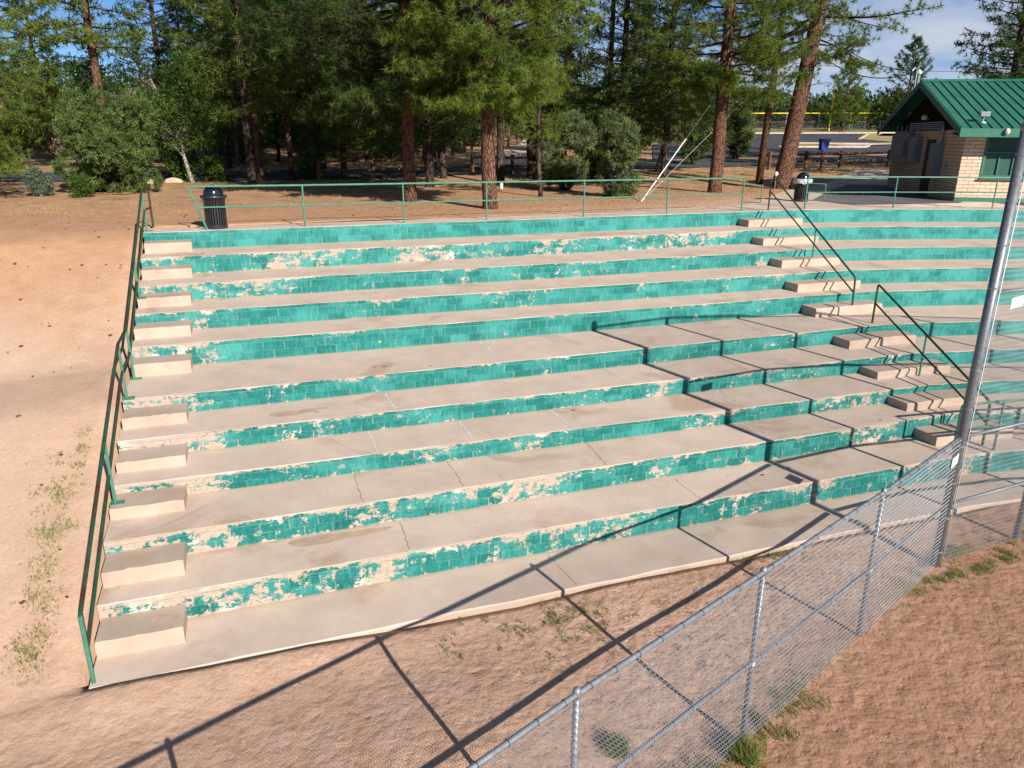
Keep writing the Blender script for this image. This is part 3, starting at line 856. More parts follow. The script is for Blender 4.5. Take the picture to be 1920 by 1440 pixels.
def railing(name, label, pts, height, posts_at, loc, ends=True, grp='green pipe guard rails along the top of the bleachers', lean0=None):
    t = thing(name, loc, label, 'guard rail', grp)
    L = [(x, y, z + height) for x, y, z in pts]
    a, b = pts[0], pts[-1]
    pipe_obj('top_rail', [a] + L + [b] if lean0 is None else [a, lean0] + L[1:] + [b], .026, t)
    Ls = [(x, y, z + height * .52) for x, y, z in pts]
    if lean0 is not None: Ls[0] = tuple(Vector(a).lerp(Vector(lean0), .52))
    pipe_obj('middle_rail', Ls, .021, t)
    for x, y, z in posts_at:
        pipe_obj('post', [(x, y, z), (x, y, z + height)], .024, t)
    return t
r10 = lambda x, o=.16: (x, rowY(10, x) + o, 4.0)
g1 = railing('guard_rail', 'long green pipe guard rail behind the left black trash can', [r10(x) for x in (-.78, 1.67, 4.38, 6.84, 10.0, 12.98, 15.9)], 1.07,
             [r10(x) for x in (1.67, 4.38, 6.84, 10.0, 12.98)], (7, 21, 4), lean0=(-1.12, 20.95, 5.08))
g2 = railing('guard_rail', 'green pipe guard rail in front of the tan block building', [r10(x, .30) for x in (18.6, 21.86, 25.3, 28.6, 31.5)], 1.07,
             [r10(x, .30) for x in (21.86, 25.3, 28.6)], (25, 21, 4))
for gx, sgn in ((15.9, 1), (18.6, 1)):       # square end loops
    y = rowY(10, gx) + (.16 if gx < 16 else .30); par = g1 if gx < 16 else g2
    pipe_obj('end_loop', [(gx, y, 4.86), (gx + .42, y - .42, 4.86), (gx + .42, y - .42, 4.30), (gx, y, 4.30)], .018, par)
# short post with start of the aisle rail
ar = thing('aisle_handrail', (16, 18, 2), 'upper dark green pipe handrail running down the aisle steps', 'handrail', 'aisle handrails')
pipe_obj('top_rail', [(17.05, 21.55, 4.0), (17.05, 21.55, 5.02), (17.15, 21.45, 5.02), (15.32, 15.5, 2.82), (15.30, 15.44, 1.854)], .026, ar, MAT['pipe_dark'])
pipe_obj('middle_rail', [(17.05, 21.5, 4.60), (15.31, 15.48, 2.42)], .022, ar, MAT['pipe_dark'])
pipe_obj('post', [(16.12, 18.1, zl(8) - .02), (16.12, 18.1, 3.80)], .024, ar)
base_plate(15.3, 15.44, 1.854, ar)
ar2 = thing('aisle_handrail', (14, 12, 1), 'lower dark green pipe handrail on the aisle steps near the tall steel pole', 'handrail', 'aisle handrails')
pipe_obj('top_rail', [(15.0, 14.40, 1.854), (15.0, 14.40, 2.86), (13.75, 9.95, 1.36), (13.75, 9.92, .438)], .026, ar2, MAT['pipe_dark'])
pipe_obj('middle_rail', [(15.0, 14.38, 2.36), (13.76, 9.95, .92)], .022, ar2, MAT['pipe_dark'])
pipe_obj('post', [(14.42, 12.25, 1.15), (14.42, 12.25, 2.13)], .024, ar2)
r1e = lambda x: (x, rowY(1, x) + .10, .438)
g3 = railing('guard_rail', 'green pipe guard rail on the lowest row behind the chain link mesh', [r1e(x) for x in (12.75, 14.3, 15.8, 17.6, 19.6)], 1.05,
             [r1e(x) for x in (13.75, 14.9, 16.4, 18)], (15, 9.5, .44), grp='lower guard rail')

# ------------------------------------------------------------------ chain link fence and backstop
FP = [(-5.2, 1.45), (-2.8, 2.38), (-.33, 3.36), (2.17, 4.42), (4.72, 5.40), (7.33, 6.42), (9.89, 7.48)]
BP = [(9.89, 7.48), (11.87, 7.64), (14.05, 7.45), (16.2, 6.95), (18.4, 6.2), (20.4, 5.2)]
GZ = -.10
def mesh_panel(pts, z0, z1, name, parent, off=-.032, s=.0354, r=.0026):
    """woven zigzag wires along a polyline"""
    seg = []; tot = 0
    for a, b in zip(pts[:-1], pts[1:]):
        L = math.hypot(b[0] - a[0], b[1] - a[1]); seg.append((tot, L, a, b)); tot += L
    nz = int((z1 - z0) / s); zz = z0 + np.arange(nz + 1) * (z1 - z0) / nz
    nw = int(tot / s)
    starts = np.array([q[0] for q in seg])
    def xy(t):
        i = np.clip(np.searchsorted(starts, t, side='right') - 1, 0, len(seg) - 1)
        A = np.array([q[2] for q in seg])[i]; B = np.array([q[3] for q in seg])[i]; L = np.array([q[1] for q in seg])[i]; S = starts[i]
        f = ((t - S) / L)[..., None]
        d = (B - A) / L[..., None]; nrm = np.stack([-d[..., 1], d[..., 0]], -1)
        return A + (B - A) * f, nrm
    W = np.arange(nw)[:, None]; J = np.arange(nz + 1)[None, :]
    t = W * s + np.where((J + W * 0) % 2 == 0, 0.0, s) + 0 * J
    t = np.clip(t, 0, tot - 1e-4)
    rs = np.random.default_rng(1)
    t = t + rs.normal(0, .0012, t.shape)
    P, N = xy(t)
    sag = .006 * np.sin(t * 2.1) + .004 * np.sin(t * 5.3 + zz[None, :] * 2)
    weave = np.where(J % 2 == 0, .003, -.003) * np.ones_like(t)
    P = P + N * (off + sag + weave)[..., None]
    C = np.concatenate([P, np.broadcast_to(zz[None, :, None], P.shape[:2] + (1,))], -1)        # wires, nodes, 3
    N3 = np.stack([N[..., 0], N[..., 1], np.zeros_like(N[..., 0])], -1)
    A_, B_ = C[:, :-1], C[:, 1:]                       # every strand its own little round bar
    d = B_ - A_; d /= np.linalg.norm(d, axis=-1, keepdims=True)
    n1_ = N3[:, :-1]; n2_ = np.cross(d, n1_)
    ring = [n1_ * r, n2_ * r, -n1_ * r, -n2_ * r]
    V = np.stack([A_ + q for q in ring] + [B_ + q for q in ring], 2).reshape(-1, 8, 3)
    k = np.array([[0, 1, 5, 4], [1, 2, 6, 5], [2, 3, 7, 6], [3, 0, 4, 7]])
    Fq = (np.arange(len(V)) * 8)[:, None, None] + k[None]
    return under(np_mesh(name, V.reshape(-1, 3), Fq.reshape(-1, 4), MAT['wire'], parent, smooth=True))

low = thing('chain_link_fence', (5, 5.4, 0), 'low galvanised chain link fence crossing the dirt in front of the bleachers', 'fence')
def pipe_smooth(name, pts, r, parent, mat, n=12):
    mb = MB(); mb.tube(pts, r, n); o = under(mb.obj(name, mat, parent)); smooth_by_angle(o); return o
TOP = 2.09
pipe_smooth('top_rail', [(x, y, TOP) for x, y in FP[:-1]] + [(9.80, 7.45, TOP)], .026, low, MAT['galv'])
pipe_smooth('middle_rail', [(x, y, .97) for x, y in FP[:-1]] + [(9.80, 7.45, .97)], .025, low, MAT['galv'])
leans = {2.17: (0, 0), 4.72: (.0, .0), 7.33: (0, 0)}
for x, y in FP[:-1]:
    pipe_smooth('post', [(x, y, GZ - .1), (x, y, TOP + .03)], .030, low, MAT['galv'])
    mb = MB(); mb.lathe([(.036, -.05), (.037, 0), (.030, .03), (.008, .045)], (x, y, TOP + .02), 12)
    under(mb.obj('post_cap', MAT['galv'], low, True))
    mb = MB(); mb.lathe([(.034, -.02), (.034, .02)], (x, y, .97), 12)
    under(mb.obj('clamp', MAT['lightgrey'], low))
mesh_panel(FP, GZ + .01, TOP - .005, 'wire_mesh', low)
# wire ties round the top rail
mb = MB(); tot = 0
for a, b in zip(FP[2:-1], FP[3:]):
    L = math.hypot(b[0] - a[0], b[1] - a[1]); n = int(L / .30)
    for i in range(n):
        f = (i + .5) / n; x = a[0] + (b[0] - a[0]) * f; y = a[1] + (b[1] - a[1]) * f
        dx_, dy_ = (b[0] - a[0]) / L, (b[1] - a[1]) / L
        for zc, rr_ in ((TOP, .029), (.97, .028)):
            ring = [(x - dy_ * rr_ * math.cos(t), y + dx_ * rr_ * math.cos(t), zc + rr_ * math.sin(t)) for t in np.linspace(0, 2 * math.pi, 9)]
            mb = MB(); mb.tube(ring, .0035, 4, False); under(mb.obj('wire_tie', MAT['cable'], low))

back = thing('backstop', (14, 7, 0), 'tall chain link backstop with a thick grey steel corner pole', 'backstop')
HT = 6.42
px0, py0 = BP[0]
pipe_smooth('corner_pole', [(px0, py0, -.2), (px0, py0, HT + .08)], .068, back, MAT['pole'], 20)
mb = MB(); mb.lathe([(.078, -.06), (.080, 0), (.05, .05), (.01, .07)], (px0, py0, HT + .08), 20)
under(mb.obj('pole_cap', MAT['galv'], back, True))
for i in range(11):
    z = .15 + i * .60
    mb = MB(); mb.lathe([(.0705, -.013), (.0705, .013)], (px0, py0, z), 20); mb.box((px0 + .085, py0 - .01, z), (.05, .03, .026))
    under(mb.obj('brace_band', MAT['galv'], back))
pipe_smooth('tension_bar', [(px0 + .10, py0 - .035, 0), (px0 + .10, py0 - .035, HT)], .008, back, MAT['lightgrey'], 6)
for z, nm in ((TOP, 'rail'), (.97, 'rail'), (4.28, 'rail'), (HT, 'top_rail')):
    pipe_smooth(nm, [(px0 + .08, py0, z)] + [(x, y, z) for x, y in BP[1:]], .026, back, MAT['galv'])
for x, y in BP[1:]:
    pipe_smooth('post', [(x, y, GZ - .1), (x, y, HT)], .045, back, MAT['galv'])
mesh_panel([(px0 + .10, py0)] + BP[1:], GZ + .01, HT - .02, 'wire_mesh', back, s=.0375, r=.0026)

def fsign(a, b, f0, f1, z0, z1, label, off, skew=0.0):
    A = Vector((*a, 0)); B = Vector((*b, 0)); d = (B - A).normalized(); nrm = Vector((-d.y, d.x, 0))
    p0 = A.lerp(B, f0) + nrm * off; p1 = A.lerp(B, f1) + nrm * off
    mb = MB(); mb.prism([(p0.x, p0.y, z0), (p1.x, p1.y, z0 + skew), (p1.x, p1.y, z1 + skew), (p0.x, p0.y, z1)], nrm * -.002, nrm * .002)
    o = mb.obj('sign', MAT['white']); tag(o, label, 'sign', None); return o
# ------------------------------------------------------------------ trash cans
def trash_can(x, y, z, label, bag=False, rot=0):
    t = thing('trash_can', (x, y, z), label, 'trash can', 'slatted black trash cans')
    body = MB(); n = 26
    for i in range(n):
        a = 2 * math.pi * (i + .5) / n; w = .019
        c, s_ = math.cos(a), math.sin(a); tx, ty = -s_ * w, c * w
        rr = lambda zz: .265 + .035 * max(0, (zz - .62) / .2) ** 1.5
        P = []
        for zz in (.05, .35, .62, .72, .80):
            r_ = rr(zz); P += [(x + c * r_ - tx, y + s_ * r_ - ty, z + zz), (x + c * r_ + tx, y + s_ * r_ + ty, z + zz),
                               (x + c * (r_ - .008) + tx, y + s_ * (r_ - .008) + ty, z + zz), (x + c * (r_ - .008) - tx, y + s_ * (r_ - .008) - ty, z + zz)]
        F = [(0, 1, 2, 3), (16, 17, 18, 19)]
        for k in range(4):
            for j in range(4):
                F.append((k * 4 + j, k * 4 + (j + 1) % 4, k * 4 + 4 + (j + 1) % 4, k * 4 + 4 + j))
        body.add(P, F)
    under(body.obj('slats', MAT['black'], t))
    mb = MB(); mb.lathe([(.27, 0), (.275, .005), (.275, .10), (.268, .10)], (x, y, z), 32); under(mb.obj('base_ring', MAT['black'], t))
    mb = MB(); mb.lathe([(.24, .04), (.245, .78), (.23, .78), (.23, .1), (.02, .1)], (x, y, z), 28); under(mb.obj('liner', MAT['liner'], t, True))
    mb = MB(); mb.lathe([(.29, .765), (.325, .78), (.33, .80), (.325, .835), (.24, .84)], (x, y, z), 32); under(mb.obj('rim', MAT['black'], t))
    pr = [(.245, .835)] + [(.245 * math.cos(a), .86 + .245 * math.sin(a)) for a in np.linspace(0, math.pi / 2 - .02, 9)]
    mb = MB(); mb.lathe(pr, (x, y, z), 32); under(mb.obj('dome_lid', MAT['dome'], t, True))
    if bag:
        rg = random.Random(3); V = []; n = 40; F = []
        for j, (r0, zz) in enumerate(((.26, .86), (.34, .85), (.352, .79), (.345, .71), (.338, .68))):
            for i in range(n):
                a = 2 * math.pi * i / n; q = r0 + rg.uniform(-.010, .014) * (j > 0)
                V.append((x + q * math.cos(a), y + q * math.sin(a), z + zz + rg.uniform(-.02, .02) * (j > 2)))
        for j in range(4):
            for i in range(n):
                F.append((j * n + i, j * n + (i + 1) % n, j * n + n + (i + 1) % n, j * n + n + i))
        mb = MB(); mb.add(V, F); o = under(mb.obj('bin_liner', MAT['bag'], t))
    else:
        mb = MB(); a0 = R(215)
        cx0, cy0 = x + .315 * math.cos(a0), y + .315 * math.sin(a0)
        mb.tube([(cx0, cy0, z + .79), (cx0 + .03, cy0 - .03, z + .65), (cx0 + .01, cy0 - .02, z + .56), (cx0 - .03, cy0 + .02, z + .62), (cx0 - .02, cy0 + .02, z + .78)], .005, 5, False)
        under(mb.obj('chain', MAT['chrome'], t))
    return t
trash_can(-.55, 21.25, 4.0, 'black slatted trash can with bare dome lid at the left end of the top walkway')
trash_can(20.65, 24.25, 4.0, 'black slatted trash can with a clear liner hanging out, beside the aisle top', True)

# ------------------------------------------------------------------ building
BA = Vector((26.72, 22.62, 3.98)); BU = Vector((.866, -.5, 0)); BV = Vector((.5, .866, 0))
def W(u, v, z): return BA + BU * u + BV * v + Vector((0, 0, z))
bld = thing('brick_building', tuple(BA), 'small tan block building with green standing seam metal roof', 'building')
def add_uv(o, fn):
    me = o.data; uvm = me.uv_layers.new(name='UVMap')
    for lp in me.loops: uvm.data[lp.index].uv = fn(me.vertices[lp.vertex_index].co)
LN, DP, WH = 14.0, 9.1, 2.72
def wall(poly, axis):
    mb = MB(); mb.add([tuple(p) for p in poly], [tuple(range(len(poly)))])
    o = mb.obj('wall', MAT['brick'], bld); under(o)
    add_uv(o, (lambda c: ((c - BA).dot(BU), c.z - BA.z)) if axis == 'u' else (lambda c: ((c - BA).dot(BV) + .2, c.z - BA.z)))
    return o
# front wall with an opening for the serving window
w0, w1, wz0, wz1 = .82, 3.9, 1.02, 2.60
fw = MB()
qs = [((0, w0), (0, WH)), ((w1, LN), (0, WH)), ((w0, w1), (0, wz0)), ((w0, w1), (wz1, WH))]
for (a, b), (c0, c1) in qs: fw.add([W(a, 0, c0), W(b, 0, c0), W(b, 0, c1), W(a, 0, c1)], [(0, 1, 2, 3)])
o = fw.obj('wall', MAT['brick'], bld); under(o); add_uv(o, lambda c: ((c - BA).dot(BU), c.z - BA.z))
wall([W(0, 0, 0), W(0, DP, 0), W(0, DP, WH), W(0, 0, WH)], 'v')
wall([W(0, DP, 0), W(LN, DP, 0), W(LN, DP, WH), W(0, DP, WH)], 'u')
wall([W(LN, 0, 0), W(LN, DP, 0), W(LN, DP, WH), W(LN, 0, WH)], 'v')
EV0, EV1, RG = -1.0, 10.1, 4.55
ZE, ZR = 2.70, 4.72
for u in (.02, LN - .02):
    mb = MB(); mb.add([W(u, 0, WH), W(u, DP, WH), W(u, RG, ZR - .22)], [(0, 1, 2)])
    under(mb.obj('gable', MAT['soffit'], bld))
u0, u1 = -.56, LN + .6
nrm_f = Vector((0, 0, 1))
mb = MB()
for (va, za, vb, zb_) in ((EV0, ZE, RG, ZR), (EV1, ZE + .05, RG, ZR)):
    mb.prism([W(u0, va, za), W(u1, va, za), W(u1, vb, zb_), W(u0, vb, zb_)], (0, 0, -.05), (0, 0, .03))
rf = under(mb.obj('roof', MAT['roof'], bld))
mb = MB(); u = u0 + .02
while u < u1:
    for (va, za, vb, zb_) in ((EV0, ZE, RG, ZR), (EV1, ZE + .05, RG, ZR)):
        mb.prism([W(u, va, za + .03), W(u + .03, va, za + .03), W(u + .03, vb, zb_ + .03), W(u, vb, zb_ + .03)], (0, 0, 0), (0, 0, .04))
    u += .355
o = mb.obj('roof_seams', MAT['roof'], rf); o.matrix_parent_inverse = rf.matrix_world.inverted()
mb = MB(); mb.prism([W(u0, RG - .14, ZR + .0), W(u1, RG - .14, ZR + .0), W(u1, RG, ZR + .075), W(u0, RG, ZR + .075)], (0, 0, -.0), (0, 0, .03))
mb.prism([W(u0, RG + .14, ZR + .0), W(u1, RG + .14, ZR + .0), W(u1, RG, ZR + .075), W(u0, RG, ZR + .075)], (0, 0, -.0), (0, 0, .03))
under(mb.obj('ridge_cap', MAT['roof'], bld))
mb = MB()
mb.prism([W(u0 - .02, EV0 - .02, ZE - .26), W(u1, EV0 - .02, ZE - .26), W(u1, EV0 - .02, ZE + .045), W(u0 - .02, EV0 - .02, ZE + .045)], (0, 0, 0), tuple(BV * .03))
under(mb.obj('eave_fascia', MAT['trim'], bld))
mb = MB()
for va, za in ((EV0, ZE), (EV1, ZE + .05)):
    mb.prism([W(u0 - .03, va, za - .22), W(u0 - .03, RG, ZR - .22), W(u0 - .03, RG, ZR + .05), W(u0 - .03, va, za + .05)], (0, 0, 0), tuple(BU * .03))
under(mb.obj('rake_board', MAT['trim'], bld))
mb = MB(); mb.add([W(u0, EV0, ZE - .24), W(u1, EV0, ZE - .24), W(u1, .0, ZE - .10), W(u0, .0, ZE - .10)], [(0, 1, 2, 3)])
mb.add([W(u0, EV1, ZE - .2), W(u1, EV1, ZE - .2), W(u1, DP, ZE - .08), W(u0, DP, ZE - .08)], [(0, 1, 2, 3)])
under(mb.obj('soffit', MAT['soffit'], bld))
mb = MB(); mb.prism([W(0, -.012, 0), W(LN, -.012, 0), W(LN, -.012, .19), W(0, -.012, .19)], (0, 0, 0), tuple(BV * .010))
under(mb.obj('skirt', MAT['trim'], bld))
# window with roll shutter
win = under((lambda mb: mb.obj('window', MAT['shutter'], bld))(MB().prism([W(w0, .10, wz0), W(w1, .10, wz0), W(w1, .10, wz1), W(w0, .10, wz1)], (0, 0, 0), tuple(BV * .03))))
mb = MB()
for a, b, c0, c1 in ((w0 - .06, w0 + .03, wz0 - .08, wz1), (w1 - .03, w1 + .06, wz0 - .08, wz1), (w0 + .03, w1 - .03, wz0 - .08, wz0 + .02), (w0 + .03, w1 - .03, 1.86, 1.92)):
    mb.prism([W(a, -.03, c0), W(b, -.03, c0), W(b, -.03, c1), W(a, -.03, c1)], (0, 0, 0), tuple(BV * .13))
for a in (w0 + .52, w0 + 1.03, w0 + 1.54, w0 + 2.05, w0 + 2.56):
    mb.prism([W(a, .04, wz0 + .02), W(a + .05, .04, wz0 + .02), W(a + .05, .04, 1.86), W(a, .04, 1.86)], (0, 0, 0), tuple(BV * .06))
o = mb.obj('window_frame', MAT['trim'], win)
mb = MB(); mb.prism([W(w0 - .08, -.16, wz0 - .13), W(w1 + .08, -.16, wz0 - .13), W(w1 + .08, -.16, wz0 - .085), W(w0 - .08, -.16, wz0 - .085)], (0, 0, 0), tuple(BV * .28))
o = mb.obj('window_sill', MAT['trim'], win)
# gable side fittings
dr = under(MB().prism([W(-.03, 3.1, 0.02), W(-.03, 4.15, 0.02), W(-.03, 4.15, 2.35), W(-.03, 3.1, 2.35)], (0, 0, 0), tuple(BU * .028)).obj('door', MAT['door'], bld))
mb = MB(); mb.tube([W(-.03, 3.22, 1.0), W(-.09, 3.22, 1.0), W(-.09, 3.34, 1.0)], .012, 6); mb.obj('door_handle', MAT['chrome'], dr)
def cabinet(v0, v1, z0, z1, d, nm='electrical_cabinet'):
    c = MB(); c.prism([W(-d, v0, z0), W(-d, v1, z0), W(-d, v1, z1), W(-d, v0, z1)], (0, 0, 0), tuple(BU * (d - .002)))
    o = under(c.obj(nm, MAT['cabinet'], bld))
    c = MB(); c.prism([W(-d - .012, v0 + .04, z0 + .04), W(-d - .012, v1 - .04, z0 + .04), W(-d - .012, v1 - .04, z1 - .04), W(-d - .012, v0 + .04, z1 - .04)], (0, 0, 0), tuple(BU * .011))
    c.obj('cabinet_door', MAT['cabinet'], o)
    c = MB(); c.box(tuple(W(-d - .02, v0 + .12, (z0 + z1) / 2)), (.03, .03, .10)); c.obj('latch', MAT['black'], o)
cabinet(2.0, 2.95, .82, 2.20, .26)
cabinet(6.0, 8.6, 1.30, 2.62, .24)
cabinet(6.3, 7.9, 1.58, 2.30, .34)
cabinet(4.75, 5.85, 1.35, 2.45, .26)
mb = MB()
for i in range(4):
    z = 2.78 + i * .085; v_ = 2.2 + (3 - i) * .10
    mb.tube([W(-.10, 6.6, z), W(-.10, v_ + .25, z), W(-.10, v_ + .07, z - .05), W(-.10, v_, z - .22), W(-.12, v_, 2.20)], .028, 7)
for v_ in (8.3, 7.6, 6.9, 6.2, 5.2): mb.tube([W(-.14, v_, 2.3), W(-.14, v_, 2.95)], .03, 7)
under(mb.obj('conduit', MAT['conduit'], bld))
mb = MB(); mb.lathe([(.10, 0), (.14, .08), (.13, .16), (.06, .22)], tuple(W(-.16, 4.55, 3.15)), 16); mb.tube([W(-.16, 4.55, 3.2), W(0.02, 4.55, 3.2)], .04, 8)
under(mb.obj('gable_lamp', MAT['lightgrey'], bld, True))
mb = MB(); mb.tube([W(-.05, 1.35, .0), W(-.05, 1.35, 1.25)], .014, 6); mb.box(tuple(W(-.07, 1.35, 1.33)), (.10, .10, .15), R(-30))
under(mb.obj('outlet_box', MAT['conduit'], bld))
# camera dome under the eave, flood light on the roof
mb = MB(); mb.lathe([(.07, .02), (.09, .0), (.085, -.07), (.05, -.13), (.01, -.15)], tuple(W(1.0, EV0 - .09, ZE - .02)), 18); mb.box(tuple(W(1.0, EV0 - .05, ZE + .01)), (.10, .10, .07), R(-30))
o = mb.obj('security_camera', MAT['white'], None, True); tag(o, 'white dome security camera on the green roof eave', 'camera')
fl_ = thing('floodlight', tuple(W(.35, -.45, ZE + .25)), 'small grey floodlight standing on the green metal roof', 'floodlight')
zf = ZE + (ZR - ZE) * (.55 / 5.55)
mb = MB(); mb.lathe([(.11, 0), (.10, .05), (.03, .07)], tuple(W(.35, -.45, zf + .035)), 14); mb.tube([W(.35, -.45, zf + .08), W(.35, -.45, zf + .26)], .015, 6)
under(mb.obj('stand', MAT['lightgrey'], fl_))
mb = MB(); mb.box(tuple(W(.35, -.47, zf + .36)), (.36, .12, .20), R(-30), .015); under(mb.obj('lamp_head', MAT['conduit'], fl_))
mb = MB(); mb.box(tuple(W(.35, -.545, zf + .36)), (.30, .012, .15), R(-30)); under(mb.obj('lens', MAT['galv'], fl_))
# service mast
mast = thing('service_mast', (30.8, 29.2, 6.2), 'two galvanised service pipes standing above the back roof slope', 'service mast')
mb = MB(); mb.tube([(30.8, 29.2, 6.3), (30.8, 29.2, 9.25)], .085, 10); under(mb.obj('vent_pipe', MAT['galv'], mast))
mb = MB(); mb.lathe([(.13, 0), (.13, .1), (.02, .2)], (30.8, 29.2, 9.25), 12); under(mb.obj('pipe_cap', MAT['lightgrey'], mast))
mb = MB(); mb.tube([(30.55, 29.1, 6.3), (30.55, 29.1, 9.35), (30.40, 29.1, 9.50), (30.25, 29.1, 9.35)], .04, 8); under(mb.obj('service_pipe', MAT['galv'], mast))

# ------------------------------------------------------------------ vegetation generators
def unit(v): return v / (np.linalg.norm(v, axis=-1, keepdims=True) + 1e-9)

def blades(centers, dirs, n, length, width, spread, rng, droop=0.0, tint0=None):
    """spiky tufts: n thin triangles per centre, fanning around dirs"""
    m_ = len(centers)
    C = np.repeat(centers, n, 0); D = np.repeat(dirs, n, 0)
    r = rng.normal(0, 1, C.shape)
    d = unit(D * (1 - spread) + unit(r) * spread)
    d[:, 2] -= droop; d = unit(d)
    L = (length * rng.uniform(.65, 1.2, len(C)))[:, None]
    side = unit(np.cross(d, rng.normal(0, 1, C.shape)))
    w = (width * rng.uniform(.7, 1.3, len(C)))[:, None]
    base = C - d * .02
    V = np.stack([base - side * w * .5, base + side * w * .5, C + d * L], 1)
    F = np.arange(len(C) * 3).reshape(-1, 3)
    t = np.repeat(rng.uniform(0, 1, m_) if tint0 is None else tint0, n) * .75 + rng.uniform(0, .25, len(C))
    return V.reshape(-1, 3), F, t

def leaves(centers, n, size, rad, rng, tint0=None, flat=.5):
    m_ = len(centers)
    C = np.repeat(centers, n, 0) + rng.normal(0, rad, (m_ * n, 3)) * np.array([1, 1, .7])
    a = unit(rng.normal(0, 1, C.shape)); b = unit(np.cross(a, rng.normal(0, 1, C.shape)))
    s_ = (size * rng.uniform(.6, 1.3, len(C)))[:, None]
    V = np.stack([C - a * s_, C + b * s_ * flat, C + a * s_, C - b * s_ * flat], 1)
    F = np.arange(len(C) * 4).reshape(-1, 4)
    t = np.repeat(rng.uniform(0, 1, m_) if tint0 is None else tint0, n) * .7 + rng.uniform(0, .3, len(C))
    return V.reshape(-1, 3), F, t

def branch_path(p0, az, el, L, rng, up=.25, n=6, wig=.06):
    pts = [np.array(p0, float)]; d = np.array([math.cos(az) * math.cos(el), math.sin(az) * math.cos(el), math.sin(el)])
    for i in range(n):
        d = d + rng.normal(0, wig, 3) + np.array([0, 0, up / n]); d /= np.linalg.norm(d)
        pts.append(pts[-1] + d * L / n)
    return pts

def make_pine(name, H, c0, rad, rtrunk, seed, nb=60, tuft=14, blen=.24, bw=.018, mat='pine', bark='bark', lean=(0, 0), twigs=9, dead=6, shape=1.0, el0=-.05, dense=1.45):
    """builds trunk (with limbs) and crown around the origin; returns two meshes"""
    rng = np.random.default_rng(seed)
    mbt = MB(); n = 14
    tp = []; wob = np.cumsum(rng.normal(0, .025, (n + 1, 2)), 0)
    for i in range(n + 1):
        f = i / n
        tp.append((lean[0] * f * H + wob[i, 0] * min(1, i), lean[1] * f * H + wob[i, 1] * min(1, i), H * f - .15 * (i == 0)))
    rr_ = [rtrunk * (1.18 if i == 0 else 1) * (1 - .80 * (i / n) ** 1.15) for i in range(n + 1)]
    # extra ring low down for the root flare
    tp.insert(1, tuple(np.array(tp[0]) + np.array([0, 0, .45]))); rr_.insert(1, rtrunk * 1.02)
    mbt.tube(tp, rr_, 14, True)
    def at(h):
        f = max(0, min(.999, h / H)) * n; i = int(f); a, b = np.array(tp[i + 1 if i else 0]), np.array(tp[i + 2 if i < n else -1])
        return a + (b - a) * (f - i)
    cs = []; ds = []
    mbl = MB()
    for b in range(nb):
        f = ((b + rng.uniform(0, .9)) / nb) ** dense
        h = c0 + (H * .985 - c0) * f
        prof = (1 - f) ** .75 * (0.55 + .45 * min(1, f / .12))
        L = rad * max(.12, prof) * rng.uniform(.6, 1.15)
        az = b * 2.399 + rng.uniform(-.5, .5)
        el = el0 + .55 * f + rng.uniform(-.18, .15)
        p = branch_path(at(h), az, el, L, rng, up=.30, n=6)
        mbl.tube([tuple(q) for q in p], [max(.008, (.014 + .013 * L) * (1 - .85 * i / 6)) for i in range(7)], 5, False)
        for t in range(twigs):
            g = .26 + .74 * (t + rng.uniform(0, 1)) / twigs
            q = g * 6; i = min(5, int(q)); pt = p[i] + (p[i + 1] - p[i]) * (q - i); dr_ = unit(p[i + 1] - p[i])
            side = unit(np.cross(dr_, [0, 0, 1])) * rng.choice([-1, 1])
            tl = L * .34 * rng.uniform(.4, 1.1) * (1.25 - g * .6) + .15
            td = unit(dr_ * .7 + side * rng.uniform(.3, 1.2) + np.array([0, 0, rng.uniform(-.45, .35)]))
            e = pt + td * tl
            mbl.tube([tuple(pt), tuple(e)], [.008, .004], 3, False)
            for s_ in ((.42, .72, 1.0) if tl > .5 else (.55, 1.0)):
                cs.append(pt + td * tl * s_ + rng.normal(0, .05, 3)); ds.append(td)
        cs.append(p[-1]); ds.append(unit(p[-1] - p[-2]))
    for b in range(dead):
        h = c0 * rng.uniform(.45, 1.0); az = rng.uniform(0, 6.28)
        p = branch_path(at(h), az, rng.uniform(-.4, .1), rng.uniform(.5, rad * .6), rng, up=-.1, n=5, wig=.14)
        mbl.tube([tuple(q) for q in p], [.022 * (1 - .8 * i / 5) for i in range(6)], 4, False)
        for j in (2, 3, 4):
            q = branch_path(p[j], az + rng.uniform(-1.2, 1.2), rng.uniform(-.6, .2), rng.uniform(.2, .6), rng, up=-.1, n=3, wig=.2)
            mbl.tube([tuple(z_) for z_ in q], .006, 3, False)
    cs = np.array(cs); ds = np.array(ds)
    # clumps differ in tone
    key = (np.sin(cs[:, 0] * 1.7 + seed) * np.sin(cs[:, 1] * 1.9) * np.sin(cs[:, 2] * 2.3) + 1) / 2
    t0 = np.clip(key * .8 + rng.uniform(0, .4, len(cs)) - .1, 0, 1)
    V, F, T = blades(cs, ds, tuft, blen, bw, .78, rng, .02, t0)
    root = thing(name, (0, 0, 0), None, None)
    tr = mbt.obj('trunk', MAT[bark], root, fix=False); smooth_by_angle(tr)
    mbl.obj('limbs', MAT['bark_dark'], root, fix=False)
    cr2 = np_mesh('crown', V, F, MAT[mat], root, T)
    return root

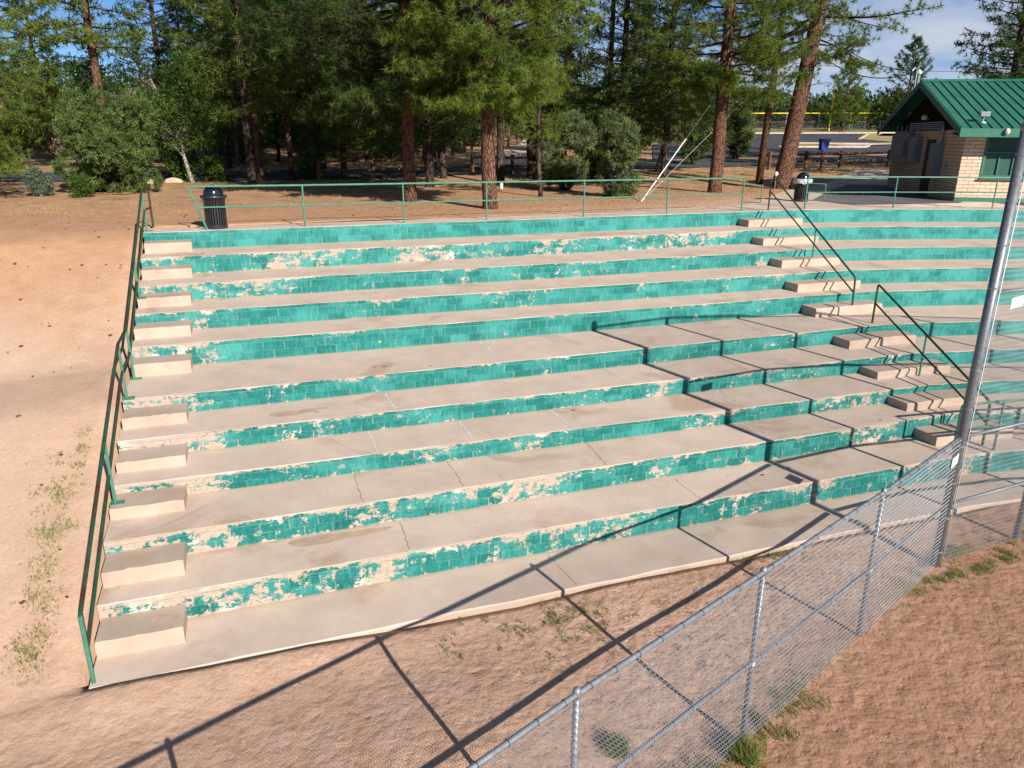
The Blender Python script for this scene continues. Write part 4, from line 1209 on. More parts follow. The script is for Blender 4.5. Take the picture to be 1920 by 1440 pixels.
def make_leafy(name, H, c0, rad, rtrunk, seed, mat='oak', bark='bark_dark', nstem=1, ncl=420, nl=26, size=.055, clr=.16, shape='tree', lean=(0, 0), conc=.35):
    rng = np.random.default_rng(seed)
    mbt = MB(); tips = []
    def grow(p, az, el, L, r, depth):
        n = 5; pts = branch_path(p, az, el, L, rng, up=.15, n=n, wig=.13)
        mbt.tube([tuple(q) for q in pts], [max(.006, r * (1 - .5 * i / n)) for i in range(n + 1)], 7 if depth == 0 else 4, False)
        if depth >= 3 or L < .35: tips.append(pts[-1]); return
        for j in range(2, n + 1):
            for _ in range(2 if depth else 2):
                grow(pts[j], az + rng.uniform(-1.3, 1.3) if depth else rng.uniform(0, 6.28), el * .6 + rng.uniform(-.35, .45), L * rng.uniform(.28, .46), r * .5, depth + 1)
    for s_ in range(nstem):
        a = s_ * 6.28 / max(1, nstem) + rng.uniform(0, 1)
        grow((.12 * math.cos(a) * (nstem > 1), .12 * math.sin(a) * (nstem > 1), -.1), a, R(90) - (.35 if nstem > 1 else .06), (c0 + (H - c0) * .65) * (.42 if nstem > 1 else .72), rtrunk, 1 if nstem > 2 else 0)
    # leaf clumps over a lumpy crown volume
    lumps = []
    for i in range(22):
        a = rng.uniform(0, 6.28); f = rng.uniform(.0, 1)
        rr_ = rad * (.62 if shape == 'tree' else .66) * math.sin(math.pi * min(.98, max(.12, f * .85 + .1))) ** .7
        lumps.append((rr_ * math.cos(a) * rng.uniform(.3, 1), rr_ * math.sin(a) * rng.uniform(.3, 1), c0 + (H - c0) * f * .86, rad * rng.uniform(.20, .38)))
    L = np.array(lumps)
    idx = rng.integers(0, len(L), ncl)
    d = unit(rng.normal(0, 1, (ncl, 3))); d[:, 2] *= .85
    rr2 = L[idx, 3:4] * rng.uniform(.55, 1.05, (ncl, 1)) ** conc
    cs = L[idx, :3] + d * rr2
    if shape == 'bush':
        keep = cs[:, 2] > .08; cs = cs[keep]
    cs = cs + np.array([lean[0], lean[1], 0]) * cs[:, 2:3]
    t0 = np.clip(rng.uniform(0, 1, len(cs)) * .6 + .2 + .35 * np.sin(idx[:len(cs)] * 2.1), 0, 1)
    if mat.startswith('juniper') or mat == 'sage':
        ds = unit(cs - (L[idx[:len(cs)], :3] if len(idx) == len(cs) else np.array([0, 0, c0])) + np.array([0, 0, .3]))
        V, F, T = blades(cs, ds, nl, size * 3.0, size * .75, .75, rng, 0, t0)
        sh = V.reshape(-1, 3, 3); off = rng.normal(0, clr, (len(sh), 1, 3)); V = (sh + off).reshape(-1, 3)
    else:
        V, F, T = leaves(cs, nl, size, clr, rng, t0)
    root = thing(name, (0, 0, 0), None, None)
    o = mbt.obj('trunk', MAT[bark], root, fix=False); smooth_by_angle(o)
    np_mesh('crown', V, F, MAT[mat], root, T)
    return root

def place(root, x, y, label, cat, group=None, rz=0.0, s=1.0, z=None):
    root.location = (x, y, gz(x, y) if z is None else z)
    root.rotation_euler = (0, 0, rz)
    root.scale = (s, s, s)
    return tag(root, label, cat, group)

PINES = 'tall pines between the bleachers and the road'
# the near pines, one by one
t = make_pine('pine_tree', 20, 3.5, 4.1, .25, 21, nb=150, tuft=26, blen=.23, bw=.022, twigs=19, dead=8, el0=-.18, dense=1.7)
place(t, 8.11, 24.75, 'large ponderosa pine with bright low needles standing nearest the rail, right of centre trunk', 'tree', PINES)
t = make_pine('pine_tree', 21, 3.7, 5.8, .24, 5, nb=150, tuft=20, blen=.25, bw=.026, twigs=19, dead=12, mat='pine_shaded', el0=-.15, dense=1.7)
place(t, 6.16, 28.4, 'ponderosa pine with long bare trunk, second straight trunk left of the nearest pine', 'tree', PINES)
t = make_pine('pine_tree', 21, 4.2, 4.2, .30, 33, nb=130, tuft=18, blen=.25, bw=.027, twigs=17, dead=12, el0=-.15, dense=1.6)
place(t, 20.44, 29.7, 'straight pine with orange bark just left of the wooden utility pole', 'tree', PINES)
t = make_pine('pine_tree', 21, 6.0, 5.2, .43, 44, nb=80, tuft=20, blen=.25, bw=.027, twigs=14, dead=14, lean=(.10, -.02), el0=-.30)
place(t, 25.2, 31.1, 'thick leaning ponderosa pine with orange bark right of the utility pole', 'tree', PINES)
t = make_pine('pine_tree', 9.5, 2.3, 1.7, .095, 8, nb=44, tuft=16, blen=.22, bw=.024, twigs=8, dead=4, bark='bark_dark')
place(t, 11.91, 29.6, 'thin young pine with slender trunk beside the grey juniper', 'tree', PINES)
t = make_pine('pine_tree', 20, 3.0, 4.6, .34, 9, nb=110, tuft=10, blen=.30, bw=.036, mat='pine_shaded', bark='bark_dark', twigs=9)
place(t, 15.63, 40.0, 'dark thick trunked pine behind the thin young pine', 'tree', PINES)
t = make_pine('pine_tree', 17, 1.0, 4.4, .28, 10, nb=100, tuft=16, blen=.25, bw=.028, twigs=13)
place(t, -9.4, 33.6, 'leafy pine with branches down to the ground at the left edge of the picture', 'tree', PINES)

# mid distance pines from four models
A = make_pine('pine_tree', 20, 3.8, 3.8, .22, 51, nb=95, tuft=9, blen=.34, bw=.048, mat='pine_half_shaded', bark='bark_dark', twigs=8)
B = make_pine('pine_tree', 16, 5.0, 3.0, .19, 52, nb=60, tuft=9, blen=.32, bw=.046, mat='pine', bark='bark', twigs=9, dead=14)
Cc = make_pine('pine_tree', 18, 1.6, 3.7, .17, 53, nb=110, tuft=9, blen=.34, bw=.048, mat='pine', bark='bark_dark', twigs=8)
D = make_pine('pine_tree', 20, 2.4, 4.3, .24, 54, nb=120, tuft=9, blen=.36, bw=.052, mat='pine_shaded', bark='bark_dark', twigs=8)
used = set()
def inst(src, x, y, label, group, rz=0, s=1.0):
    o = src if id(src) not in used else copy_tree(src)
    used.add(id(src))
    return place(o, x, y, label, 'tree', group, rz, s)
MIDG = 'pines beside the road through the wood'
mids = [(A, 4.51, 44.7, .3, 1.0, 'dark pine at the roadside with thick black trunk, left of the straight reddish trunk'),
        (B, 1.33, 43.2, 1.1, .95, 'slender pine standing in front of the road above the left third of the rail'),
        (B, 3.0, 44.2, 2.4, .8, 'narrow pine between the slender one and the thick black trunk at the road'),
        (Cc, 5.74, 43.4, .7, .95, 'pine beside the small white road sign'),
        (A, 8.8, 53.8, 2.0, .9, 'pine beyond the road directly behind the wooden rail fence, left of the first reddish trunk'),
        (D, -3.93, 58.7, 4.0, .9, 'reddish trunked pine beyond the road behind the white barked oak'),
        (B, -5.9, 44.7, 1.9, 1.25, 'bare stemmed pine leaning over the big round juniper'),
        (A, -.2, 50.8, 2.2, .9, 'sunlit pine on the far kerb of the road above the left trash can'),
        (B, -10.7, 56.2, 3.0, .85, 'thin bare stemmed pine against blue sky at upper left'),
        (Cc, -12.2, 53.4, 5.0, 1.1, 'pine with bright lower branches beyond the road at far left'),
        (A, 23.0, 38.5, 1.0, .95, 'crooked dark pine behind the right side of the grey juniper'),
        (B, 22.2, 41.2, 5.2, .8, 'thin crooked pine showing against the sky left of the crooked dark pine'),
        (D, 19.2, 44.0, 2.2, .8, 'dark pine behind the juniper near the brown light pole'),
        (D, 10.9, 41.5, 1.4, .75, 'low branched pine whose dark foliage hangs behind the two large trunks'),
        (D, -.6, 60.0, .4, 1.0, 'broad dark pine beyond the road above the left trash can'),
        (A, .8, 39.0, 5.1, .9, 'dark pine standing this side of the road behind the middle of the left rail section'),
        (D, 8.9, 36.5, 2.9, .85, 'dark pine directly behind the gap between the two straight reddish trunks'),
        (A, 12.9, 37.6, .9, .95, 'dark pine just left of the thick dark trunk'),
        (D, 17.8, 33.9, 3.6, .8, 'dark pine whose crown rises over the grey green juniper'),
        (A, 5.2, 48.8, 1.3, 1.0, 'dark pine on the far kerb of the road left of the reddish trunks'),
        (Cc, 12.3, 49.2, 2.3, .95, 'bushy pine on the far side of the road between the large trunks'),
        (D, 38.6, 28.6, 4.4, .9, 'pine crown above the right end of the green roof, nearest of those behind the building'),
        (A, 45.0, 28.0, .5, .95, 'pine standing beyond the right end of the building'),
        (D, 44.5, 35.2, 2.6, .95, 'broad dark pine rising behind the green roof of the building'),
        (A, 49.5, 36.5, 5.6, .9, 'second dark pine behind the building at the right edge')]
for src, x, y, rz, s_, lab in mids: inst(src, x, y, lab, MIDG, rz, s_)
FARG = 'pines deep in the wood behind the road'
far = [(-2.7, 64.8), (3.0, 55.3), (6.4, 61.7), (10.6, 58.9), (12.6, 66.4), (18.3, 66.9), (-18.8, 77.6), (-4.3, 73.7), (-0.0, 77.4), (2.4, 75.1), (4.4, 69.3), (7.9, 67.6),
       (10.7, 75.2), (16.6, 76.0), (18.9, 72.7), (29.2, 65.6), (33.1, 61.5), (35.5, 57.5), (-22.6, 97.4), (-15.7, 88.1), (-2.5, 87.3), (0.0, 82.2), (3.7, 81.9), (8.7, 85.4), (13.3, 85.7), (15.8, 89.3), (20.8, 88.4), (31.9, 71.9), (40.5, 69.0),
       (-27.6, 112.7), (-9.5, 107.5), (-4.7, 103.7), (2.7, 100.6), (7.4, 104.9), (11.3, 98.5), (16.4, 101.8), (20.0, 100.9), (24.8, 100.1), (30.7, 94.0), (33.5, 92.2), (40.9, 93.0), (46.2, 92.5), (47.8, 84.3)]
fr = random.Random(2)
ZN = [(-.20, 'above the far left dirt'), (-.10, 'behind the big round juniper'), (-.03, 'behind the white barked oak'), (.04, 'left of the slender roadside pine'), (.10, 'behind the thick black trunk'), (.16, 'left of the second straight trunk'),
      (.22, 'between the two straight reddish trunks'), (.29, 'right of the nearest pine trunk'), (.38, 'above the grey green juniper'), (.47, 'behind the crooked dark pine'), (9, 'left of the orange barked straight pine')]
def where(x, y):
    q = next(n for lim, n in ZN if x / y < lim)
    return q + (', in the nearer row' if .34 * x + .94 * y < 66 else (', in the middle rows' if .34 * x + .94 * y < 86 else ', in the farthest rows'))
for i, (x, y) in enumerate(far):
    src = [A, Cc, D, B][i % 4]; s_ = fr.uniform(.72, 1.05)
    if x / y < .0 and y > 60: s_ *= .62
    if x > 28: s_ *= .60
    inst(src, x, y, 'wood pine ' + where(x, y), FARG + ' ' + where(x, y), fr.uniform(0, 6.28), s_)

# right-hand distant trees by the ball field
t = make_pine('pine_tree', 9.4, .8, 4.6, .18, 71, nb=60, tuft=10, blen=.42, bw=.06, twigs=8, dead=2, el0=.2)
place(t, 82.0, 89.5, 'open crowned young pine in front of the yellow topped fence', 'tree', 'young pines by the ball field')
t2 = make_pine('pine_tree', 12.5, 1.0, 5.8, .18, 72, nb=70, tuft=10, blen=.45, bw=.065, twigs=8, dead=2, el0=.25, mat='pine_shaded')
place(t2, 93.0, 89.6, 'taller pale green pine behind the building roof, right of the yellow pole', 'tree', 'young pines by the ball field')
J1 = make_leafy('juniper_bush', 4.0, .2, 3.15, .12, 81, 'juniper', 'bark_dark', nstem=5, ncl=2300, nl=26, size=.050, clr=.055, shape='bush')
place(J1, -4.75, 36.3, 'big round juniper bush beside the road at left', 'bush', 'juniper bushes', 0, 1.0)
J2 = make_leafy('juniper_bush', 3.35, .1, 1.55, .12, 82, 'juniper_grey', 'bark_pale', nstem=4, ncl=1100, nl=28, size=.040, clr=.05, shape='bush')
place(J2, 14.75, 28.4, 'grey green juniper with tangled pale branches behind the rail at centre right', 'bush', 'juniper bushes', 0, 1.0)
J3 = make_leafy('juniper_bush', 3.5, .5, 1.9, .12, 83, 'juniper_grey', 'bark_dark', nstem=3, ncl=850, nl=26, size=.045, clr=.06, shape='bush')
place(J3, 14.3, 32.6, 'looser juniper adjoining the grey green juniper on its left', 'bush', 'juniper bushes', 1.0, 1.0)
J4 = make_leafy('juniper_bush', 4.2, .4, 1.7, .14, 84, 'juniper', 'bark_dark', nstem=3, ncl=900, nl=22, size=.06, clr=.08, shape='bush')
place(J4, 35.3, 48.9, 'bright juniper right of the orange barked straight pine', 'bush', 'juniper bushes')
place(copy_tree(J4), 29.4, 45.4, 'juniper between the crooked dark pine and the straight pine', 'bush', 'juniper bushes', 2.0, .95)
place(copy_tree(J4), 18.9, 39.0, 'juniper hidden behind the grey green juniper', 'bush', 'juniper bushes', 3.0, .9)
S1 = make_leafy('shrub', .95, .05, .55, .03, 91, 'sage', 'bark_pale', nstem=4, ncl=160, nl=20, size=.04, clr=.07, shape='bush')
place(S1, -7.3, 34.6, 'small silver grey shrub in front of the big juniper', 'shrub', 'low shrubs', 0, 1.15)
shr = [(-2.5, 44.3, 1.6, 'low green shrub at the foot of the white barked oak'), (-.9, 43.6, 1.4, 'low shrub above the left trash can'), (-5.6, 33.6, .9, 'low leafy shrub in front of the right half of the big juniper')]
S2 = make_leafy('shrub', .9, .05, .6, .03, 92, 'oak', 'bark_dark', nstem=4, ncl=160, nl=20, size=.05, clr=.09, shape='bush')
for i, (x, y, s_, lab) in enumerate(shr): place(S2 if i == 0 else copy_tree(S2), x, y, lab, 'shrub', 'low shrubs', i, s_)
S3 = make_leafy('shrub', 1.3, .05, .8, .04, 93, 'juniper', 'bark_dark', nstem=4, ncl=240, nl=20, size=.045, clr=.1, shape='bush')
place(S3, 3.9, 43.2, 'dark round shrub beside the road between pine trunks', 'shrub', 'low shrubs', 0, 1.1)
under_pos = [(-14, 62), (-9, 66), (0.5, 55), (5.0, 54), (7, 58), (10.8, 56), (12.5, 62), (16, 66), (21, 68), (25, 60), (28, 62), (31, 58), (-1, 66), (4, 70), (9, 72), (14, 76), (24, 76), (-18, 72), (34, 64), (-5.5, 56), (19, 80), (29, 82), (2, 86), (11, 90), (-11, 84), (37, 76), (43, 80), (-24, 84)]
rs_ = random.Random(8)
SB = make_leafy('understory_bush', 3.2, .1, 2.3, .06, 94, 'juniper', 'bark_dark', nstem=4, ncl=420, nl=18, size=.085, clr=.22, shape='bush')
for i, (x, y) in enumerate(under_pos):
    w_ = where(x, y)
    place(SB if i == 0 else copy_tree(SB), x, y, 'dim green undergrowth bush ' + w_, 'bush', 'undergrowth bushes beyond the road ' + w_, rs_.uniform(0, 6), rs_.uniform(.7, 1.4))
O1 = make_leafy('oak_tree', 6.2, 2.0, 2.1, .11, 101, 'oak', 'bark_pale', nstem=1, ncl=300, nl=26, size=.06, clr=.20)
place(O1, -1.99, 42.5, 'small oak with pale whitish trunk above the left end of the rail', 'tree', 'small leafy oaks', 0, 1.0)
oaks = [(-1.1, 44.2, 1.2, .95, 'small leafy oak just right of the pale trunked oak'), (.3, 51.5, 2.2, 1.15, 'leafy oak beyond the road left of the slender pine'),
        (24.5, 42.0, 3.1, 1.05, 'dark leafed oak behind the straight pine and its neighbour'), (-6.5, 48.5, 4.2, 1.0, 'leafy oak across the road behind the big juniper'), (27.0, 39.5, 5.0, 1.0, 'leafy oak left of the orange barked straight pine')]
for x, y, rz, s_, lab in oaks: place(copy_tree(O1), x, y, lab, 'tree', 'small leafy oaks', rz, s_)
# far tree line as one mass
rng = np.random.default_rng(77)
cs = []; 
for i in range(620):
    a = rng.uniform(R(24), R(118)); d = rng.uniform(128, 170)
    x, y = d * math.cos(a), d * math.sin(a); hh = rng.uniform(4.5, 9) if a > R(62) else rng.uniform(3.0, 6.0)
    for j in range(9):
        f = rng.uniform(0, 1); cs.append((x + rng.normal(0, 2.0 * (1.1 - f)), y + rng.normal(0, 2.0 * (1.1 - f)), gz(x, y) + hh * f))
cs = np.array(cs)
V, F, T = leaves(cs, 26, .34, .95, rng)
o = np_mesh('distant_woods', V, F, MAT['pine_shaded'], None, T)
tag(o, 'far dark tree line along the horizon beyond the ball field', 'woods', None, 'stuff')

# ------------------------------------------------------------------ grass, weeds, litter
def grass_object(name, spots, label, mat, kind='stuff', seed=1, h=.11, nper=26, cat='weeds', rad=.07, bw=.010):
    rg = np.random.default_rng(seed); C = []; T0 = []
    for x, y, s_ in spots:
        k = max(3, int(nper * s_))
        px = x + rg.normal(0, rad * s_, k); py = y + rg.normal(0, rad * s_, k)
        for a, b in zip(px, py):
            if a > XL - .03 and frontY(a) - .02 < b < 21.6: continue
            C.append((a, b, gz(a, b) - .01)); T0.append(rg.uniform(0, 1))
    C = np.array(C); D_ = np.tile([0, 0, 1.0], (len(C), 1))
    V, F, T = blades(C, D_, 3, h, bw, .45, rg, 0, np.array(T0))
    o = np_mesh(name, V, F, MAT[mat], None, T)
    return tag(o, label, cat, None, kind)
rg = random.Random(5)
sp = []
for i in range(60): sp.append((-2.85 - abs(rg.gauss(0, .16)), rg.uniform(8.0, 12.2), rg.uniform(.6, 1.5)))
for i in range(240):      # along the kerb
    x = rg.choice([rg.uniform(-2, 14), rg.uniform(3.5, 9)]); sp.append((x, frontY(x) - rg.uniform(.02, .9) ** 1.3 - .03, rg.uniform(.3, 1.3)))
for i in range(70): x = rg.uniform(2.5, 10.5); sp.append((x, rg.uniform(6.6, 8.3), rg.uniform(.2, .7)))
for i in range(55):      # down the left slope beside the rail
    y = rg.uniform(8.2, 13.5); sp.append((-2.7 - rg.uniform(0, .45), y, rg.uniform(.3, .9)))
for i in range(50): sp.append((rg.uniform(-9, -2.6), rg.uniform(9, 19), rg.uniform(.1, .3)))
for i in range(60): sp.append((-5.8 + rg.uniform(-1.2, .5), 20.3 + rg.uniform(-.3, .3), rg.uniform(.4, 1)))
grass_object('weeds', sp, 'scattered green weeds along the kerb and the slope', 'grass', h=.055, bw=.007, nper=18)
sp = []
for i in range(150):
    f = rg.uniform(.35, 1.0); a, b = FP[2], FP[-1]
    sp.append((a[0] + (b[0] - a[0]) * f + rg.uniform(-.1, .3), a[1] + (b[1] - a[1]) * f + rg.uniform(-.35, .25), rg.uniform(.3, 1)))
for i in range(80):
    f = rg.uniform(0, 1); sp.append((9.9 + 4 * f, 7.45 + rg.uniform(-.35, .3), rg.uniform(.4, 1)))
grass_object('fence_grass', sp[::2], 'green grass growing through the foot of the chain link fence', 'grass', seed=3, h=.09, bw=.008)
grass_object('dry_grass', sp[1::2], 'dry straw along the foot of the chain link fence', 'straw', seed=4, h=.08, bw=.008)
sp = [(-11 + rg.uniform(0, 9), 25 + rg.uniform(0, 6.5), rg.uniform(.3, 1)) for i in range(160)] + [(rg.uniform(-3, 30), rg.uniform(26, 40), rg.uniform(.3, .9)) for i in range(420)]
grass_object('woodland_grass', sp, 'thin dry grass on the shaded forest floor behind the rail', 'straw', seed=6, h=.14, nper=12, rad=.25)
sp = [(rg.uniform(-12, 42), rg.uniform(38, 60), rg.uniform(.4, 1.2)) for i in range(500)]
grass_object('roadside_grass', sp, 'green grass beside the road in the wood', 'grass', seed=9, h=.2, nper=14, rad=.35, bw=.02)
for x, y, s_, lab in ((4.62, 5.22, 1.0, 'round bright grass clump at the foot of a fence post'), (3.35, 5.75, .75, 'small grass clump behind the wire mesh near the bottom')):
    rgg = np.random.default_rng(int(x * 10)); n = 240
    C = np.stack([x + rgg.normal(0, .07 * s_, n), y + rgg.normal(0, .07 * s_, n), np.full(n, GZ)], 1)
    V, F, T = blades(C, np.tile([0, 0, 1.0], (n, 1)), 3, .24 * s_, .009, .42, rgg)
    tag(np_mesh('grass_clump', V, F, MAT['grass'], None, T), lab, 'grass clump')
# cones and chips
rl = random.Random(12); mb = MB()
def chip(mb, x, y, z, s_):
    a = rl.uniform(0, 6.28)
    mb.box((x, y, z + s_ * .25), (s_ * 1.5, s_ * .8, s_ * .5), a)
for i in range(230):
    x, y = (rl.uniform(-9, -2.6), rl.uniform(10, 24)) if i % 3 else (rl.uniform(-4, 16), rl.uniform(21.9, 27))
    if x > 14 or (x > XL and y < 23.4): continue
    chip(mb, x, y, gz(x, y), rl.uniform(.02, .05))
tag(mb.obj('cone_litter', MAT['cone']), 'brown pine cones and bark chips scattered on the dirt', 'litter', None, 'stuff')
mb = MB()
for x, y, lv in ((1.0, 13.3, 4), (-.6, 10.75, 1), (3.4, 14.3, 5), (8.0, 10.4, 1), (8.6, 10.2, 1), (5.9, 12.7, 3), (11.2, 15.2, 5), (2.3, 14.6, 5), (2.5, 14.55, 5), (12, 10.9, 2), (-.9, 19.8, 9), (-1.05, 19.7, 9)):
    a = rl.uniform(0, 6); r_ = rl.uniform(.03, .05)
    mb.add([(x + r_ * math.cos(a + t), y + r_ * .6 * math.sin(a + t), Z[lv] + .004 + rl.uniform(0, .02)) for t in (0, 1.3, 2.4, 3.6, 5)], [(0, 1, 2, 3, 4)])
tag(mb.obj('leaf_litter', MAT['leaf']), 'few dry red brown leaves lying on the concrete rows', 'litter', None, 'stuff')

# ------------------------------------------------------------------ rocks
for (x, y, sx, sy, sz, lab) in ((-4.0, 42.2, 1.0, .7, .26, 'flat pale rock left of the post rail end near the road'), (-2.9, 43.0, .9, .5, .24, 'flat pale rock right of its neighbour near the road')):
    b = bmesh.new(); bmesh.ops.create_icosphere(b, subdivisions=3, radius=1)
    rr = np.random.default_rng(int(abs(x) * 9))
    ph = rr.uniform(0, 6, 9)
    for v in b.verts:
        c = v.co; q = 1 + .12 * math.sin(3 * c.x + ph[0]) * math.sin(4 * c.y + ph[1]) + .08 * math.sin(7 * c.y + ph[2] + 5 * c.z)
        v.co = Vector((x + c.x * q * sx / 2, y + c.y * q * sy / 2, gz(x, y) + c.z * q * sz))
    me = bpy.data.meshes.new('rock'); b.to_mesh(me); b.free()
    tag(finish('rock', me, MAT['rock']), lab, 'rock', 'flat rocks')

# ------------------------------------------------------------------ rail fences
def rail_fence(pts, label, h=1.05, rails=(.45, .92), grp='split rail fences'):
    t = thing('rail_fence', (pts[0][0], pts[0][1], gz(*pts[0])), label, 'fence', grp)
    for x, y in pts:
        z = gz(x, y); mb = MB(); mb.box((x, y, z + h / 2), (.19, .19, h + .1), .3, .02); under(mb.obj('post', MAT['wood'], t))
    for a, b in zip(pts[:-1], pts[1:]):
        for hh in rails:
            mb = MB(); mb.tube([(a[0], a[1], gz(*a) + hh), ((a[0] + b[0]) / 2, (a[1] + b[1]) / 2, gz((a[0] + b[0]) / 2, (a[1] + b[1]) / 2) + hh + .015), (b[0], b[1], gz(*b) + hh)], .065, 7)
            under(mb.obj('rail', MAT['wood'], t))
    return t
rail_fence([(4.3, 42.5), (7.19, 42.4), (10.1, 42.2)], 'rail fence left of the first reddish trunk, this side of the road')
rail_fence([(13.12, 43.3), (15.34, 42.6), (17.6, 42.0)], 'rail fence behind the nearest pine, this side of the road')
rail_fence([(32.18, 41.1), (34.81, 40.8), (37.49, 40.7), (41.3, 40.5), (44.5, 40.3)], 'dark rail fence between the leaning pine and the building')
rail_fence([(12.8, 54.0), (14.32, 55.7), (15.9, 57.6), (17.55, 60.0), (19.2, 63.5)], 'rail fence beyond the road leading to the hydrant', 1.25, (.55, 1.1))
rail_fence([(21.4, 64.5), (23.76, 67.1), (25.6, 69.6), (27.5, 72)], 'rail fence right of the hydrant beside the disc basket', 1.3, (.55, 1.1))

# ------------------------------------------------------------------ hydrant, basket, box, signs
t = thing('fire_hydrant', (19.9, 62.2, gz(19.9, 62.2)), 'yellow fire hydrant beside the driveway', 'fire hydrant')
x, y, z = t.location
mb = MB(); mb.lathe([(.20, 0), (.20, .06), (.14, .07), (.14, .55), (.18, .56), (.18, .62), (.15, .63), (.14, .70), (.09, .78), (.04, .82), (.035, .88)], (x, y, z), 16); under(mb.obj('body', MAT['hydrant'], t, True))
for a in (0, math.pi, -math.pi / 2):
    mb = MB(); mb.tube([(x, y, z + .45), (x + .24 * math.cos(a), y + .24 * math.sin(a), z + .45)], .065, 10); under(mb.obj('outlet', MAT['hydrant'], t))
t = thing('disc_golf_basket', (25.5, 67.3, gz(25.5, 67.3)), 'disc golf basket with yellow top band behind the dark trunk', 'disc golf basket')
x, y, z = t.location
mb = MB(); mb.tube([(x, y, z), (x, y, z + 1.75)], .03, 8); under(mb.obj('pole', MAT['lightgrey'], t))
mb = MB(); mb.lathe([(.33, 0), (.36, .01), (.36, .13), (.34, .13), (.33, .02)], (x, y, z + 1.62), 20); under(mb.obj('band', MAT['yellow'], t))
mb = MB()
for i in range(16):
    a = i * math.pi / 8; mb.tube([(x + .31 * math.cos(a), y + .31 * math.sin(a), z + 1.62), (x + .17 * math.cos(a), y + .17 * math.sin(a), z + 1.15), (x + .05 * math.cos(a), y + .05 * math.sin(a), z + .85)], .012, 4, False)
under(mb.obj('chains', MAT['lightgrey'], t))
mb = MB()
for zz in (.62, .74, .86): mb.tube([(x + .34 * math.cos(a), y + .34 * math.sin(a), z + zz) for a in np.linspace(0, 2 * math.pi, 20)], .012, 4, False)
for i in range(18):
    a = i * math.pi / 9; mb.tube([(x + .03 * math.cos(a), y + .03 * math.sin(a), z + .60), (x + .34 * math.cos(a), y + .34 * math.sin(a), z + .62), (x + .34 * math.cos(a), y + .34 * math.sin(a), z + .86)], .008, 4, False)
under(mb.obj('tray', MAT['lightgrey'], t))
t = thing('leaflet_box', (34.73, 39.3, gz(34.73, 39.3)), 'blue plastic box on a red post in front of the rail fence', 'box')
x, y, z = t.location
mb = MB(); mb.box((x, y, z + .65), (.11, .11, 1.4)); under(mb.obj('post', MAT['redpost'], t))
mb = MB(); mb.prism([(x - .24, y, z + 1.22), (x + .24, y, z + 1.22), (x + .29, y, z + 1.84), (x - .29, y, z + 1.90)], (0, -.15, 0), (0, .15, 0)); under(mb.obj('box_body', MAT['blue'], t))
mb = MB(); mb.box((x, y, z + 1.90), (.66, .42, .05), 0, .01); under(mb.obj('lid', MAT['blue'], t))
t = thing('road_sign', (5.75, 43.9, gz(5.75, 43.9)), 'small blank white sign on a thin post at the roadside', 'sign')
x, y, z = t.location
mb = MB(); mb.tube([(x, y, z), (x, y, z + 3.0)], .03, 6); under(mb.obj('post', MAT['galv'], t))
mb = MB(); mb.box((x, y - .04, z + 2.62), (.26, .02, .66), .35); under(mb.obj('panel', MAT['white'], t))

fsign(FP[5], FP[6], .86, .95, 1.70, 1.86, 'small white sign wired to the low fence beside the thick pole', -.05, .02)
fsign(BP[0], BP[1], .20, .34, 4.02, 4.18, 'white rectangular sign on the tall mesh right of the thick pole', -.05, .03)

# pipe post by the leaning pine, box on the near pine
t = thing('vent_post', (23.8, 29.8, 3.98), 'short pipe post with white cap in front of the leaning pine', 'post')
mb = MB(); mb.tube([(23.8, 29.8, 3.9), (23.8, 29.8, 4.72)], .022, 6); under(mb.obj('post', MAT['galv'], t))
mb = MB(); mb.lathe([(.05, 0), (.09, .05), (.09, .14), (.04, .2)], (23.8, 29.8, 4.66), 12); under(mb.obj('cap', MAT['white'], t))
mb = MB(); mb.box((8.50, 24.72, 4.75), (.10, .09, .24), .3, .01); tag(mb.obj('outlet_box', MAT['white']), 'small white outlet box fixed to the nearest pine trunk', 'box')

# ------------------------------------------------------------------ utility poles, guy wires, cables
def wire(a, b, sag, label, grp, r=.016, name='overhead_cable', mat='cable'):
    a = Vector(a); b = Vector(b); pts = []
    for i in range(25):
        f = i / 24; p = a.lerp(b, f); p.z -= sag * 4 * f * (1 - f); pts.append(p)
    mb = MB(); mb.tube(pts, r, 5); o = mb.obj(name, MAT[mat]); tag(o, label, 'cable', grp); return o
def upole(x, y, h, r, label, lean=(0, 0), arm=True):
    z = gz(x, y); t = thing('utility_pole', (x, y, z), label, 'utility pole', 'utility poles')
    mb = MB(); mb.tube([(x, y, z - .2), (x + lean[0] * .5, y + lean[1] * .5, z + h * .5), (x + lean[0], y + lean[1], z + h)], [r, r * .88, r * .75], 12)
    o = under(mb.obj('pole', MAT['poleW'], t)); smooth_by_angle(o)
    if arm:
        mb = MB(); mb.box((x + lean[0] * .93, y + lean[1] * .93 - .15, z + h * .93), (2.2, .11, .13), -.35); o = under(mb.obj('crossarm', MAT['poleW'], t))
        for q in (-.9, -.3, .3, .9):
            m2 = MB(); m2.lathe([(.03, 0), (.05, .05), (.03, .1), (.045, .14), (.01, .17)], (x + lean[0] * .93 + q * .94, y + lean[1] * .93 - .15 - q * .34, z + h * .93 + .065), 8)
            under(m2.obj('insulator', MAT['lightgrey'], t))
    return t
upole(26.17, 34.1, 10.5, .20, 'brown wooden utility pole between the straight pine and the leaning pine', (.55, .1))
upole(18.6, 37.0, 10.0, .15, 'slim wooden utility pole behind the grey green juniper')
G = 'overhead cables'
wire((26.65, 34.2, 13.3), (30.55, 29.1, 9.35), .9, 'upper service cable sagging from the wooden pole to the roof pipes', G, .022)
wire((26.55, 34.2, 12.4), (30.45, 29.1, 9.30), 1.3, 'lower service cable sagging from the wooden pole to the roof pipes', G, .026)
